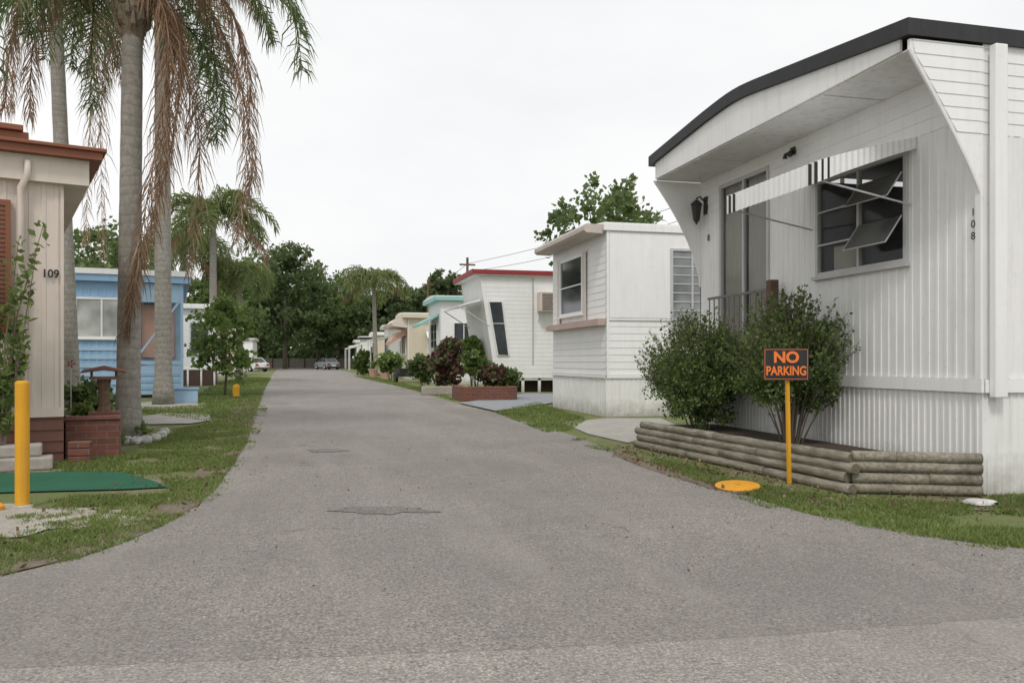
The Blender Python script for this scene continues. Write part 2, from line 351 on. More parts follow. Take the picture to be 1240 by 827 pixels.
def frond_mesh(pts,llen,n,droop,seed,w=.022,rr=.018,hang=0.0):
    rd=random.Random(seed); P=[Vector(p) for p in pts]
    Q=[]; E=[P[0]]+P+[P[-1]]
    for i in range(1,len(E)-2):
        for k in range(8):
            t=k/8; a,b,c,d=E[i-1],E[i],E[i+1],E[i+2]
            Q.append(.5*((2*b)+(c-a)*t+(2*a-5*b+4*c-d)*t*t+(3*b-a-3*c+d)*t**3))
    Q.append(P[-1]); m=MB(); N=len(Q); m.tube(Q,[rr*(1-.85*i/(N-1)) for i in range(N)],5)
    for j in range(n):
        s=.10+.90*j/(n-1)+rd.uniform(-.004,.004); s=min(max(s,0),1); x=s*(N-1); i=min(int(x),N-2); f=x-i
        p=Q[i].lerp(Q[i+1],f); T=(Q[i+1]-Q[i]).normalized(); S=T.cross(Vector((0,0,1)))
        if S.length<.25: S=T.cross(Vector((math.cos(j*2.4),math.sin(j*2.4),0)))
        S.normalize(); U=S.cross(T)
        for sg in (-1,1):
            l=llen*(.35+.65*math.sin(math.pi*min(1,s*.9+.08)))*rd.uniform(.6,1.2)
            d=(S*sg*rd.uniform(.5,1)+T*rd.uniform(.35,.8)+U*rd.uniform(-.35,.55)).normalized()
            d=(d*(1-hang)+Vector((rd.uniform(-.2,.2),rd.uniform(-.2,.2),-1))*hang).normalized()
            p1=p+d*l*.45; d2=(d*(1-droop)+Vector((0,0,-1))*droop+Vector((rd.uniform(-.18,.18),rd.uniform(-.18,.18),0))).normalized(); p2=p1+d2*l*.55
            wv=(d.cross(Vector((rd.uniform(-1,1),rd.uniform(-1,1),rd.uniform(-1,1))))).normalized()*w*.5
            m.add([p-wv*.6,p+wv*.6,p1+wv,p1-wv,p2],[(0,1,2,3),(3,2,4)])
    return m
def arc(c,az,e0,L,bend):
    p=Vector(c); out=[p.copy()]
    for i in range(7):
        e=e0-bend*((i+.5)/7)**1.1; p=p+Vector((math.cos(e)*math.cos(az),math.cos(e)*math.sin(az),math.sin(e)))*L/7; out.append(p.copy())
    return out
def palm(label,base,top,rb,rt,green,dead,auto=12,L=3.2,llen=.6,nl=70,w=.022,autodead=3,group=None,seed=1,bootr=1.6,mid=(0,0),mat='palm',bend=1.5,bootlen=.5):
    base=Vector(base); top=Vector(top); t=root('palm_tree',label,'palm tree',base,0,group); rel=top-base
    n=26; pts=[];rad=[]
    for i in range(n+1):
        s=i/n; q=rel*s+Vector((mid[0],mid[1],0))*math.sin(math.pi*s)
        pts.append(q); rad.append((rb+(rt-rb)*s)*(1+.35*max(0,1-s*12))*(1+.012*((i%2)*2-1)))
    MB().tube(pts,rad,14).build('trunk','trunk',t,True)
    b=MB(); rd=random.Random(seed)
    b.tube([rel+Vector((0,0,-bootlen)),rel+Vector((0,0,-bootlen*.3)),rel+Vector((0,0,.35))],[rt*1.02,rt*bootr*.95,rt*.5],10)
    for i in range(26):
        az=i*2.4; z=-.1-bootlen*.8*i/26; c=rel+Vector((0,0,z)); d=Vector((math.cos(az),math.sin(az),0))
        b.tube([c+d*rt*.4,c+d*rt*bootr*.85+Vector((0,0,.12)),c+d*rt*bootr+Vector((0,0,.30))],[.07,.05,.015],5)
    b.build('boots','boot',t)
    for k,g in enumerate(green): frond_mesh([rel]+[Vector(q)-base for q in g],llen*1.15,int(nl*1.5),.6,seed*50+k,w*.95).build('frond',mat,t)
    for k,g in enumerate(dead): frond_mesh([rel]+[Vector(q)-base for q in g],llen*1.2,int(nl*1.6),.66,seed*70+k,w*.7,hang=.48).build('dead_frond','dead',t)
    for k in range(auto):
        az=k*2*math.pi/auto*1.0+rd.uniform(-.25,.25); e=rd.uniform(.1,1.25); frond_mesh(arc(rel,az,e,L*rd.uniform(.85,1.1),bend+rd.uniform(0,.6)),llen*1.1,int(nl*1.05),.6,seed*90+k,w).build('frond',mat,t)
    for k in range(autodead):
        az=k*2*math.pi/max(1,autodead)+rd.uniform(-.4,.4); frond_mesh(arc(rel+Vector((0,0,-.2)),az,rd.uniform(-.4,.3),L*rd.uniform(.8,1.05),1.4),llen*1.0,int(nl*1.2),.7,seed*95+k,w*.7,hang=.5).build('dead_frond','dead',t)
    return t
# =============== SETTING ===============
g=MB(); g.add([(-400,-60,0),(400,-60,0),(400,900,0),(-400,900,0)],[(0,1,2,3)]); struct(g.build('ground','ground'),'patchy grass and dirt ground','ground')
def edge(pts,jit=.035,step=.2):
    out=[]
    P=[G(*p) for p in pts]
    for a,b in zip(P,P[1:]):
        n=max(1,int(min((b-a).length/step,40)))
        for k in range(n):
            q=a.lerp(b,k/n); q+=Vector((random.uniform(-jit,jit),random.uniform(-jit,jit),0)); out.append(q)
    out.append(P[-1]); return out
LE=[(339,445.5),(334,449),(328,456),(322,468),(315,490),(309,510),(298,535),(284,560),(262,588),(235,615),(170,648),(90,676),(0,697),(-300,745)]
RE=[(1700,700),(1240,661),(1110,647),(1000,628),(900,598),(850,583),(790,562),(700,530),(630,508),(560,490),(500,473),(455,460),(425,451.5),(404,445.5)]
Ledge=edge(LE); Redge=edge(RE)
def sheet(pts,z,name,mat,label,cat,k='structure'):
    m=MB(); m.add([(p[0],p[1],z) for p in pts],[tuple(range(len(pts)))]); o=m.build(name,mat)
    if o.data.polygons[0].normal.z<0: o.data.flip_normals()
    if k: o['kind']=k
    o['label']=label; o['category']=cat; return o
def patch(cx,cy,rx,ry,j,seed,z,name,mat,label,cat,n=72):   # flat irregular star-shaped patch
    c=G(cx,cy); P=[]
    for i in range(n):
        th=2*math.pi*i/n; f=1+j*(mnoise.noise(Vector((math.cos(th)*1.6,math.sin(th)*1.6,seed)))*1.4+.5*mnoise.noise(Vector((math.cos(th)*6,math.sin(th)*6,seed))))
        P.append(G(cx+rx*math.cos(th)*f,cy+ry*math.sin(th)*f))
    m=MB(); m.add([(c.x,c.y,z)]+[(p.x,p.y,z) for p in P],[(0,1+(i+1)%n,1+i) for i in range(n)]); o=m.build(name,mat)
    if o.data.polygons[0].normal.z<0: o.data.flip_normals()
    o['kind']='structure'; o['label']=label; o['category']=cat; return o
sheet(Ledge+[Vector((-30,1,0)),Vector((-30,-8,0)),Vector((30,-8,0)),Vector((30,6,0))]+Redge,.004,'road','road','grey worn asphalt lane running between the mobile homes','road')
cr=[G(-500,836),G(0,813),G(300,803),G(620,790),G(900,775),G(1240,750),G(1700,722)]
cr2=[]
for a,b in zip(cr,cr[1:]):
    for k in range(30): q=a.lerp(b,k/30); cr2.append(q+Vector((0,random.uniform(-.010,.010),0)))
sheet([Vector((-20,-8,0)),Vector((20,-8,0))]+cr2[::-1],.012,'cross_street','cross','paler asphalt of the cross street at the bottom edge','road')
sheet([q+Vector((0,random.uniform(.01,.025),0)) for q in cr2]+[q+Vector((0,-.012,0)) for q in cr2[::-1]],.008,'road_seam','tar','thin dark seam where the lane meets the cross street','road seam')
patch(468,619,50,3.8,.5,2.3,.008,'road_stain','tar','dark stain on the asphalt near the middle of the lane','stain')
patch(395,546,26,2,.5,5.1,.008,'road_stain','tar','small dark stain farther up the lane','stain')
sheet([G(*p) for p in [(166,506),(200,501),(254,503),(256,510),(230,514),(170,515)]],.02,'garden_path','concrete','pale concrete slab path in the left yard','path')
sheet([G(*p) for p in [(150,491),(186,487),(250,489),(248,494),(170,497)]],.016,'garden_path','concrete','farther concrete slab by the blue home','path')
sheet([G(*p) for p in [(680,512),(735,507),(800,507),(830,520),(760,537),(712,526)]],.012,'concrete_drive','concrete','cracked concrete drive between the two white homes','path')
sheet([G(*p) for p in [(556,489),(600,499),(690,486),(690,478),(640,477),(600,483)]],.03,'grey_drive','ramp','smooth grey drive leading to the red-roofed home','path')
patch(20,629,108,18,.45,8.7,.012,'sandy_patch','sand','white sandy gravel around the yellow post','ground')
sheet([G(*p) for p in [(745,545),(790,562),(880,592),(960,603),(1190,606),(1230,612),(1215,620),(1010,612),(930,606),(860,592),(780,567),(742,551)]],.008,'dirt_strip','dirtedge','brown leafy dirt at the foot of the log planter','ground')
sheet([G(*p) for p in [(310,500),(318,478),(322,470),(300,478),(268,512),(250,545),(230,585),(180,622),(130,645),(50,668),(0,680),(0,698),(100,674),(170,649),(240,612),(285,560),(300,535)]],.008,'dirt_strip','dirtedge','worn dirt edge along the left side of the lane','ground')
# grass
def inpoly(x,y,P):
    c=np.zeros(len(x),bool); j=len(P)-1
    for i in range(len(P)):
        xi,yi=P[i][:2]; xj,yj=P[j][:2]
        c^=((yi>y)!=(yj>y))&(x<(xj-xi)*(y-yi)/(yj-yi+1e-12)+xi); j=i
    return c
def grass(poly,n,h,label,thr=-.12):
    P=[G(*p) for p in poly]; xs=[p.x for p in P]; ys=[p.y for p in P]
    x=rng.uniform(min(xs),max(xs),n*6); y=rng.uniform(min(ys),max(ys),n*6)
    k=inpoly(x,y,P); x,y=x[k],y[k]
    nz=np.array([mnoise.noise(Vector((a*1.6,b*1.6,0)))+.55*mnoise.noise(Vector((a*6,b*6,3))) for a,b in zip(x,y)])+rng.normal(size=len(x))*.12
    k=nz>thr; x,y=x[k][:n],y[k][:n]; m=len(x)
    C=np.stack([x,y,np.zeros(m)],1); th=rng.uniform(0,6.28,m); hh=h*rng.uniform(.35,1.3,m)
    wv=np.stack([np.cos(th),np.sin(th),np.zeros(m)],1)*(.0032+.0005*y[:,None]); ln=rng.normal(size=(m,3))*hh[:,None]*.65; ln[:,2]=hh
    v=np.stack([C-wv,C+wv,C+ln],1).reshape(-1,3)
    me=bpy.data.meshes.new('grass'); me.vertices.add(3*m); me.vertices.foreach_set('co',v.astype(np.float32).ravel()); me.loops.add(3*m); me.loops.foreach_set('vertex_index',np.arange(3*m,dtype=np.int32))
    me.polygons.add(m); me.polygons.foreach_set('loop_start',np.arange(0,3*m,3,dtype=np.int32)); me.polygons.foreach_set('loop_total',np.full(m,3,dtype=np.int32)); me.update(calc_edges=True)
    me.materials.append(M['grass']); o=bpy.data.objects.new('grass',me); COL.objects.link(o); tag(o,label,'grass',kind='stuff')
grass([(-120,730),(0,700),(90,679),(170,651),(235,618),(262,592),(298,538),(303,515),(255,513),(205,522),(140,545),(60,563),(60,572),(190,575),(210,597),(150,602),(122,612),(100,645),(0,652),(-120,660)],56000,.034,'patchy green grass along the left edge of the lane',-.12)
grass([(-60,606),(150,600),(140,645),(-60,655)],7000,.03,'thin sparse grass growing through the sandy gravel',.12)
grass([(138,500),(165,500),(256,512),(304,516),(318,476),(240,478),(240,492),(140,495)],14000,.05,'yard grass between the slab path and the blue home',-.25)
grass([(785,560),(850,584),(920,605),(1000,630),(1110,650),(1240,665),(1400,672),(1400,618),(1240,600),(1200,602),(1190,612),(1020,604),(940,592),(850,568),(800,557)],44000,.034,'green grass strip in front of the log planter',-.14)
grass([(600,500),(650,488),(712,508),(690,522),(660,524)],9000,.05,'small lawn between the two driveways',-.25)
grass([(430,456),(500,472),(600,498),(560,488),(520,472),(450,456)],9000,.06,'far grass verge on the right of the lane',-.2)
grass([(240,478),(318,476),(328,458),(300,456),(262,464)],9000,.06,'far lawn on the left of the lane',-.25)
le=[p for p in LE if 480<p[1]<700]; grass(le+[(x+9+(y-480)*.05,y+2) for x,y in le[::-1]],2600,.03,'grass tufts creeping over the left asphalt edge',.22)
re_=[p for p in RE if 520<p[1]<665]; grass(re_+[(x-10,y+4+(y-520)*.03) for x,y in re_[::-1]],2600,.03,'grass tufts creeping over the right asphalt edge',.22)
# litter
def litter(poly,n,label,size=.03,mat='litter'):
    P=[G(*p) for p in poly]; xs=[p.x for p in P]; ys=[p.y for p in P]
    x=rng.uniform(min(xs),max(xs),n*4); y=rng.uniform(min(ys),max(ys),n*4); k=inpoly(x,y,P); x,y=x[k][:n],y[k][:n]
    o=leafmesh('leaf_litter',np.stack([x,y,np.full(len(x),.017)],1),size,mat,None,up=0,jit=.3); tag(o,label,'leaves',kind='stuff')
litter([(745,540),(1225,600),(1230,625),(1000,620),(850,592),(742,552)],1700,'dry leaves scattered below the log planter')
litter([(0,700),(250,615),(300,530),(315,480),(260,500),(140,590),(0,640)],900,'dry leaves scattered over the left verge')
litter([(0,702),(262,622),(310,530),(700,540),(900,605),(1240,668),(1240,720),(0,760)],240,'few dry leaf bits blown onto the asphalt',.014)
# =============== RIGHT HOUSE 108 ===============
X0,Y0=5.35,5.62; WH=4.98; LH=9.0
h1=root('mobile_home','large white mobile home numbered 108 with black arched roof edge and window awning','mobile home',(X0,Y0,0),0)
E=((0,0),(0,1),(-1,0)); S=((0,0),(1,0),(0,-1))
door=(8.81-Y0,10.03-Y0,.95,3.43); win=(6.47-Y0,7.86-Y0,2.0,3.03)
m=MB(); wall(m,E,WH,.95,3.12,[door,win],'v',.105,.006); m.build('wall','white',h1)
m=MB(); wall(m,E,WH,3.12,3.6,[(door[0],door[1],3.12,3.43)],'h',.12,.009); m.build('wall','white2',h1)
m=MB(); wall(m,S,LH,.95,2.95,[],'v',.105,.006); m.build('wall','white',h1)
m=MB(); wall(m,S,LH,2.95,3.80,[],'h',.10,.006); m.build('wall','white2',h1)
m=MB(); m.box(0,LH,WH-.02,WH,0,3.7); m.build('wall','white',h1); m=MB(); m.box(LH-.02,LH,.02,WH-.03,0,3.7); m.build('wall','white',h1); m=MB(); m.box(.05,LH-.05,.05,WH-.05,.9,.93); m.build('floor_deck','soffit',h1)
m=MB(); wall(m,E,WH,0,.84,[],'v',.075,.008); m.build('skirting','white',h1); m=MB(); wall(m,S,LH,0,.84,[],'v',.075,.008); m.build('skirting','white',h1)
m=MB(); m.ob(E,-.03,WH,.012,.035,.84,.95); m.build('trim_band','white2',h1); m=MB(); m.ob(S,.0,LH,.012,.034,.84,.95); m.build('trim_band','white2',h1)
m=MB(); m.ob(E,-.015,.045,.012,.03,.952,3.58); m.build('corner_trim','white2',h1)
ay=[5.5,8.05,8.35,8.6,9.1,10.72]; az_=[3.67,3.975,3.995,3.99,3.955,3.80]
ys=np.linspace(-.04,WH+.10,36); zs=[float(np.interp(y+Y0,ay,az_)) for y in ys]
zs=[float(np.mean(zs[max(0,i-1):i+2])) if 1<i<34 else zs[i] for i in range(36)]
m=MB(); m.prism([(-.74,y,z) for y,z in zip(ys,zs)]+[(-.74,y,z+.135) for y,z in zip(ys[::-1],zs[::-1])],(LH+.8,0,0)); m.build('roof','black',h1)
m=MB(); m.prism([(-.70,y,z-.002) for y,z in zip(ys[1:-1],zs[1:-1])]+[(-.70,ys[-2],3.6),(-.70,ys[1],3.6)],(.025,0,0)); m.build('gable_board','white',h1)
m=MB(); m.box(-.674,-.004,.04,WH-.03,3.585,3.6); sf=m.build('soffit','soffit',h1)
for yy in (1.2,2.45,3.7): MB().box(-.674,-.004,yy-.03,yy+.03,3.575,3.584).build('batten','soffit',sf)
def wing(y,near,ex,drop):
    c=[(-.70,3.584)]
    for i in range(1,13):
        s=i/12; c.append((-.70*(1-s)**ex-.002,3.584-drop*s))
    zt=3.66 if near else 3.584
    w=MB(); w.prism([(-.70,y,zt)]+[(x,y,z) for x,z in c[(0 if near else 1):]]+[(-.001,y,zt)],(0,.03,0)); o=w.build('wing_panel','white2',h1)
    e=MB(); e.tube([(x,y+.015,z) for x,z in c],.017,6); e.build('edge_trim','white',o)
    if near:
        ze=[z for x,z in c][::-1]; xe=[x for x,z in c][::-1]
        l=MB(); wall(l,((0,y-.001),(1,0),(0,-1)),0,2.95,3.66,[],'h',.10,.006,ustart=lambda z: float(np.interp(z,ze,xe))+.02); l.build('lap_siding','white2',o)
wing(-.012,True,1.15,1.15); wing(WH-.02,False,1.6,1.45)
# sliding door with curtain
f=window(h1,E,door[0],door[1],door[2],door[3],'metal','clear',1,0,.05,-.03,.05,'sliding_door')
n=60
for side in ((0,27),(32,60)):
    m=MB()
    for i in range(*side):
        a=door[0]+(door[1]-door[0])*i/n; b=door[0]+(door[1]-door[0])*(i+1)/n; xa=.06+.02*math.sin(i*1.1); xb=.06+.02*math.sin((i+1)*1.1)
        m.add([(xa,a,.97),(xb,b,.97),(xb,b,3.4),(xa,a,3.4)],[(0,1,2,3)])
    m.build('curtain','curtain',f,True)
# awning window
f=window(h1,E,win[0],win[1],win[2],win[3],'metal','clear',1,0,.04,-.02,.05)
mid=(win[0]+win[1])/2
for z in (2.33,2.68): MB().ob(E,mid+.03,win[1]-.04,-.01,.03,z-.008,z+.008).build('glazing_bar','metal',f)
for z,dx,dz in ((2.84,.19,.22),(2.44,.21,.25)):
    q=MB(); q.prism([(-.035,win[0]+.05,z),(-.035,mid-.03,z),(-dx,mid-.03,z-dz),(-dx,win[0]+.05,z-dz)],(.012,0,.010)); p=q.build('open_pane','glass2',f)
    q=MB(); q.tube([(-.035,win[0]+.05,z),(-dx,win[0]+.05,z-dz),(-dx,mid-.03,z-dz),(-.035,mid-.03,z)],.007,6); q.build('pane_rim','metal',p)
q=MB(); q.box(.06,.08,mid+.05,win[1]-.2,2.02,2.3); q.build('blind','curtain',f)
# awning
y0a,y1a=6.36-Y0,7.97-Y0; AZ=[(0,3.11),(.25,3.055),(.5,2.99),(.78,2.915),(1.02,2.84)]; pr=[(-a,b) for a,b in AZ]
nn=36
def sheetstrip(mb,ya,yb,za,zb):
    for (xa,z1),(xb,z2) in zip(pr,pr[1:]): mb.add([(xa,ya,z1+za),(xb,ya,z2+za),(xb,yb,z2+zb),(xa,yb,z1+zb)],[(0,1,2,3)])
wm=MB(); vm=MB(); grp={0:0,2:1,34:2,32:3}; sm_={}
for i in range(nn):
    ya=y0a+(y1a-y0a)*i/nn; yb=y0a+(y1a-y0a)*(i+1)/nn; za=.010*(i%2); zb=.010*((i+1)%2)
    xa=-1.02-.006*(i%2); xb=-1.02-.006*((i+1)%2)
    sheetstrip(wm,ya,yb,za,zb)
    t=vm if i not in grp else sm_.setdefault(grp[i],MB())
    t.add([(xa,ya,2.84+za),(xb,yb,2.84+zb),(xb,yb,2.66-.008*((i+1)%2)),(xa,ya,2.66-.008*(i%2))],[(0,1,2,3)])
aw=wm.build('awning','white2',h1); vm.build('valance','white2',aw)
for q in sm_.values(): q.build('black_stripe','black',aw)
for yv,sgn in ((y0a,-1),(y1a,1)):
    m=MB(); NJ=34; g2={30:0,32:1}; s2={}
    for j in range(NJ):
        def pz(s): return -1.02*s,float(np.interp(1.02*s,[a for a,b in AZ],[b for a,b in AZ]))
        xa,za=pz(j/NJ); xb,zb=pz((j+1)/NJ); da=.09+.09*j/NJ; db=.09+.09*(j+1)/NJ; o1=sgn*.009*(j%2); o2=sgn*.009*((j+1)%2)
        t=m if j not in g2 else s2.setdefault(g2[j],MB())
        t.add([(xa,yv+o1,za+.010),(xb,yv+o2,zb+.010),(xb,yv+o2,zb-db),(xa,yv+o1,za-da)],[(0,1,2,3)])
    m.build('valance','white2',aw)
    for q in s2.values(): q.build('black_stripe','black',aw)
for yv in (y0a+.06,y1a-.04): MB().tube([(-.02,yv,2.52),(-1.0,yv,2.70)],.009,6).build('awning_arm','metal',aw)
# downspout
m=MB(); m.ob(S,.03,.15,.036,.11,.80,3.66); bevel(m.build('downspout','white2',h1),.012)
# lights
lx=MB(); y=10.42-Y0; lx.box(-.02,0,y-.05,y+.05,3.12,3.36); lx.tube([(-.01,y,3.28),(-.10,y,3.36),(-.15,y,3.33)],.012,6); lx.lathe([(.01,.10),(.09,.03),(.075,.0),(.05,-.18),(.02,-.22),(.005,-.25)],(-.15,y,3.22),6); lx.build('wall_lantern','iron',h1)
lx=MB(); y=8.3-Y0; lx.box(-.03,0,y-.04,y+.04,3.43,3.51); lx.tube([(-.03,y,3.47),(-.09,y+.04,3.43),(-.09,y+.04,3.39)],[.012,.02,.03],8); lx.tube([(-.03,y,3.47),(-.09,y-.05,3.44),(-.10,y-.07,3.40)],[.012,.02,.03],8); lx.build('spot_lamp','iron',h1)
# railing
m=MB(); xr=-.15
m.box(xr-.015,xr+.015,2.95,4.45,1.91,1.94); m.box(xr-.015,xr+.015,2.95,4.45,1.08,1.11)
for i in range(12): yy=2.99+i*.13; m.tube([(xr,yy,1.1),(xr,yy,1.92)],.008,6)
rl=m.build('railing','bars',h1)
m=MB(); m.box(xr-.05,xr+.05,2.84,2.94,.98,2.03); m.build('railing_post','oldwood',rl)
m=MB(); m.box(-.30,-.036,2.82,4.5,.88,.98); bevel(m.build('door_landing','soffit',h1),.01)
for k,ch in enumerate('108'): text(ch,.088,'faint',h1,(-.034,.060,2.32-.098*k),(-1,0,0),.001)
text('8',.12,'black',h1,(-.016,10.33-Y0,2.78),(-1,0,0),.002)
# planter
A_=G(770,541);B_=G(1028,598);C_=G(1187,601)
pl=root('log_planter','long low planter of stacked weathered landscaping logs in front of home 108','planter',A_,0)
def logrow(a,b,z,r,breaks):
    d=(b-a); cuts=[0]+breaks+[1]
    for q0,q1 in zip(cuts,cuts[1:]):
        p=a+d*q0; q=a+d*(q1)-d.normalized()*.010; n=10; sag=random.uniform(-.004,.003)
        pts=[p.lerp(q,i/n)+Vector((random.uniform(-.002,.002),random.uniform(-.002,.002),random.uniform(-.002,.002)+sag)) for i in range(n+1)]
        pts=[Vector((t.x,t.y,t.z+z)) for t in pts]
        o=MB().tube(pts,[r*random.uniform(.975,1.02) for _ in pts],14).build('log','log',pl,True)
        dd=d.normalized(); MB().tube([pts[-1]+dd*.001,pts[-1]+dd*.005],r*.93,12).build('log_end','logend',o); MB().tube([pts[0]-dd*.005,pts[0]-dd*.001],r*.93,12).build('log_end','logend',o)
a0=Vector((0,0,0)); b0=B_-A_; c0=C_-A_; dn=(b0-a0).normalized()
for k,z in enumerate((.045,.135,.225,.312)):
    logrow(a0+(b0-a0)*(.0,.02,.0,.03)[k]+Vector((.012*k,0,0)),b0+dn*(.05,-.02,.06,-.0)[k]+Vector((.012*k,0,0)),z-(.0,.0,.01,.02)[k],.046,[[.33,.7],[.5],[.36,.66],[.45,.8]][k])
    logrow(b0+Vector((.05,.03,0)),c0+Vector((.0,-.02,0)),z,.045,[[],[.6],[],[.35]][k])
m=MB(); m.add([a0+Vector((0.05,0,.25)),b0+Vector((.06,.08,.25)),c0+Vector((-.03,.04,.25)),Vector((X0-A_.x-.02,.3,.25)),Vector((.3,.3,.25))],[(0,1,2,3,4)]); m.build('planter_soil','soil',pl)
# bushes
def bush(name,label,base,r,rz,zc,k,per,rc,size,mat,cat='bush',stems=10,group=None,twigs=0,ry=None,mat2=None,shell=.35):
    t=root(name,label,cat,base,0,group); pts,cc=clumps((0,0,zc),(r,ry or r,rz),k,per,rc,shell); pts=pts[pts[:,2]>.08]
    if mat2:
        sel=rng.random(len(pts))<.35; leafmesh('green_leaves',pts[sel],size,mat2,t,up=.5); pts=pts[~sel]
    leafmesh('foliage',pts,size,mat,t,up=.5,aspect=.30 if size<.06 else .4)
    s=MB()
    for i in range(stems):
        q=cc[i%len(cc)]; s.tube([(q[0]*.12,q[1]*.12,0),(q[0]*.5,q[1]*.5,q[2]*.5),tuple(q)],[.012,.008,.003],5)
    tp=[]
    for i in range(twigs):
        az=random.uniform(0,6.28); el=random.uniform(-.4,1.45); R1=.72
        p=Vector((math.cos(az)*math.cos(el)*r*R1,math.sin(az)*math.cos(el)*(ry or r)*R1,zc+math.sin(el)*rz*R1)); d=Vector((math.cos(az)*math.cos(el)*.8,math.sin(az)*math.cos(el)*.8,math.sin(el)*.8+.8)).normalized(); l=random.uniform(.2,.48)
        q=p+d*l; s.tube([p,q],[.003,.0015],4)
        for j in range(16): tp.append(tuple(p.lerp(q,.1+.9*j/15)+Vector((random.uniform(-.018,.018),random.uniform(-.018,.018),random.uniform(-.018,.018)))))
    s.build('stems','twig',t)
    if tp: leafmesh('sprigs',np.array(tp),size*1.0,mat,t,up=.8,aspect=.30)
    return t
bush('garden_bush','dense green bush at the far end of the log planter',(4.80,9.60,.1),.56,.64,.76,190,125,.15,.037,'leaf',twigs=340,ry=.95)
bush('garden_bush','taller green bush with bare lower stems behind the no parking sign',(4.85,7.6,.1),.46,.56,.92,135,120,.14,.037,'leaf',stems=34,twigs=300,ry=.62)
# sign
sg=root('parking_sign','black and orange no parking sign on a leaning yellow stake','sign',G(956,585),0)
top=Vector((-.03,.0,1.22)); nrm=Vector((-.30,-1,0)).normalized(); rgt=Vector((0,0,1)).cross(nrm)
MB().tube([(0,0,-.1),top*.5,top*.99],[.021,.021,.020],4).build('stake','yellow',sg)
c=Vector((-.045,-.0,1.07))+nrm*.03
Fs=((c.x,c.y),(rgt.x,rgt.y),(nrm.x,nrm.y))
m=MB(); m.ob(Fs,-.2,.2,0,.006,c.z-.142,c.z+.142); bd=m.build('sign_board','black',sg)
m=MB(); q=[(-.190,.134),(.190,.134),(.190,-.134),(-.190,-.134)]; q2=[(-.186,.130),(.186,.130),(.186,-.130),(-.186,-.130)]
PF=lambda u,z:(c.x+rgt.x*u+nrm.x*.0085,c.y+rgt.y*u+nrm.y*.0085,c.z+z)
m.add([PF(*a) for a in q+q2],[(i,(i+1)%4,(i+1)%4+4,i+4) for i in range(4)]); m.build('border','orange',bd)
p=c+nrm*.009
text('NO',.135,'orange',bd,(p.x,p.y,p.z+.058),nrm,.005,1.05); text('PARKING',.112,'orange',bd,(p.x,p.y,p.z-.062),nrm,.003,.76)
# disc + stone
p=G(893,589,.022); d=root('utility_cover','round yellow painted cover lying on the grass','cover',p,0)
m=MB(); m.lathe([(.185,.0),(.19,.006),(.187,.014),(.16,.018),(.05,.021),(.01,.022)],n=36); o=m.build('lid','disc',d); o.rotation_euler=(R(4),R(-3),0)
m=MB(); m.lathe([(.025,.022),(.025,.030),(.005,.032)],n=12); m.build('knob','disc',d)
o=MB().rock((0,0,.02),.12,.10,.03,3).build('stone','stone',None,False,G(1187,612)); tag(o,'flat whitish stone beside the planter corner','stone')
# =============== generic home ===============
def home(label,P,sx,L,Wd,Hh,skirt,wm,fasc,rz=0,fh=.2,over=.3,mode='h',wins=(),ewins=(),skm='white',endover=None,pitch=.14,cat='mobile home',group=None,roofm=None,vent=True):
    t=root('mobile_home',label,cat,(P[0],P[1],0),rz,group); eo=over if endover is None else endover
    Ef=((0,0),(0,1),(-sx,0)); Sf=((0,0),(1,0),(0,-1)) if sx>0 else ((-L,0),(1,0),(0,-1))
    m=MB(); wall(m,Sf,L,skirt,Hh,[],mode,pitch,.008); m.build('wall',wm,t)
    m=MB(); wall(m,Ef,Wd,skirt,Hh,[],mode,pitch,.008); m.build('wall',wm,t)
    x0,x1=(0,L) if sx>0 else (-L,0)
    m=MB(); m.box(x0+.01,x1,Wd-.02,Wd-.001,.01,Hh); m.build('wall',wm,t)
    xx=x1 if sx>0 else x0; m=MB(); m.box(min(xx,xx-sx*.02),max(xx,xx-sx*.02),.0,Wd-.03,.01,Hh); m.build('wall',wm,t)
    for fr,l_ in ((Sf,L),(Ef,Wd)):
        m=MB(); wall(m,fr,l_,0,skirt-.03,[],'v',.1,.010); m.build('skirting',skm,t)
        m=MB(); m.ob(fr,0,l_,.013,.035 if fr is Sf else .034,skirt-.04,skirt+.04); m.build('trim','white2',t)
    u=0 if sx>0 else L-.05; m=MB(); m.ob(Sf,u,u+.05,.013,.03,skirt+.042,Hh-.01); m.build('corner_trim','white2',t)
    xa,xb=(-eo,L+.1) if sx>0 else (-L-.1,eo)
    n=12; yy=[-over+(Wd+2*over)*i/n for i in range(n+1)]; zt=[Hh+fh+.10*math.sin(math.pi*i/n) for i in range(n+1)]
    m=MB(); m.prism([(xa,y,z) for y,z in zip(yy,zt)]+[(xa,yy[-1],Hh+.001+fh*.8),(xa,yy[0],Hh+.001+fh*.8)],(xb-xa,0,0)); rf=m.build('roof',roofm or 'white2',t)
    m=MB(); m.box(xa-.015,xb+.015,-over-.015,Wd+over+.015,Hh,Hh+fh*.8); m.build('fascia',fasc,rf)
    if vent:
        m=MB(); vx=(x0+x1)/2; m.lathe([(.08,0),(.08,.3),(.16,.3),(.14,.38),(.02,.42)],(vx,Wd*.4,Hh+fh+.05),10); m.build('roof_vent','metal',rf)
    for w in wins: window(t,Sf,w[0] if sx>0 else L+w[0],w[1] if sx>0 else L+w[1],w[2],w[3],*(w[4:] or ()),n0=.013)
    for w in ewins: window(t,Ef,w[0],w[1],w[2],w[3],*(w[4:] or ()),n0=.013)
    return t,Sf,Ef
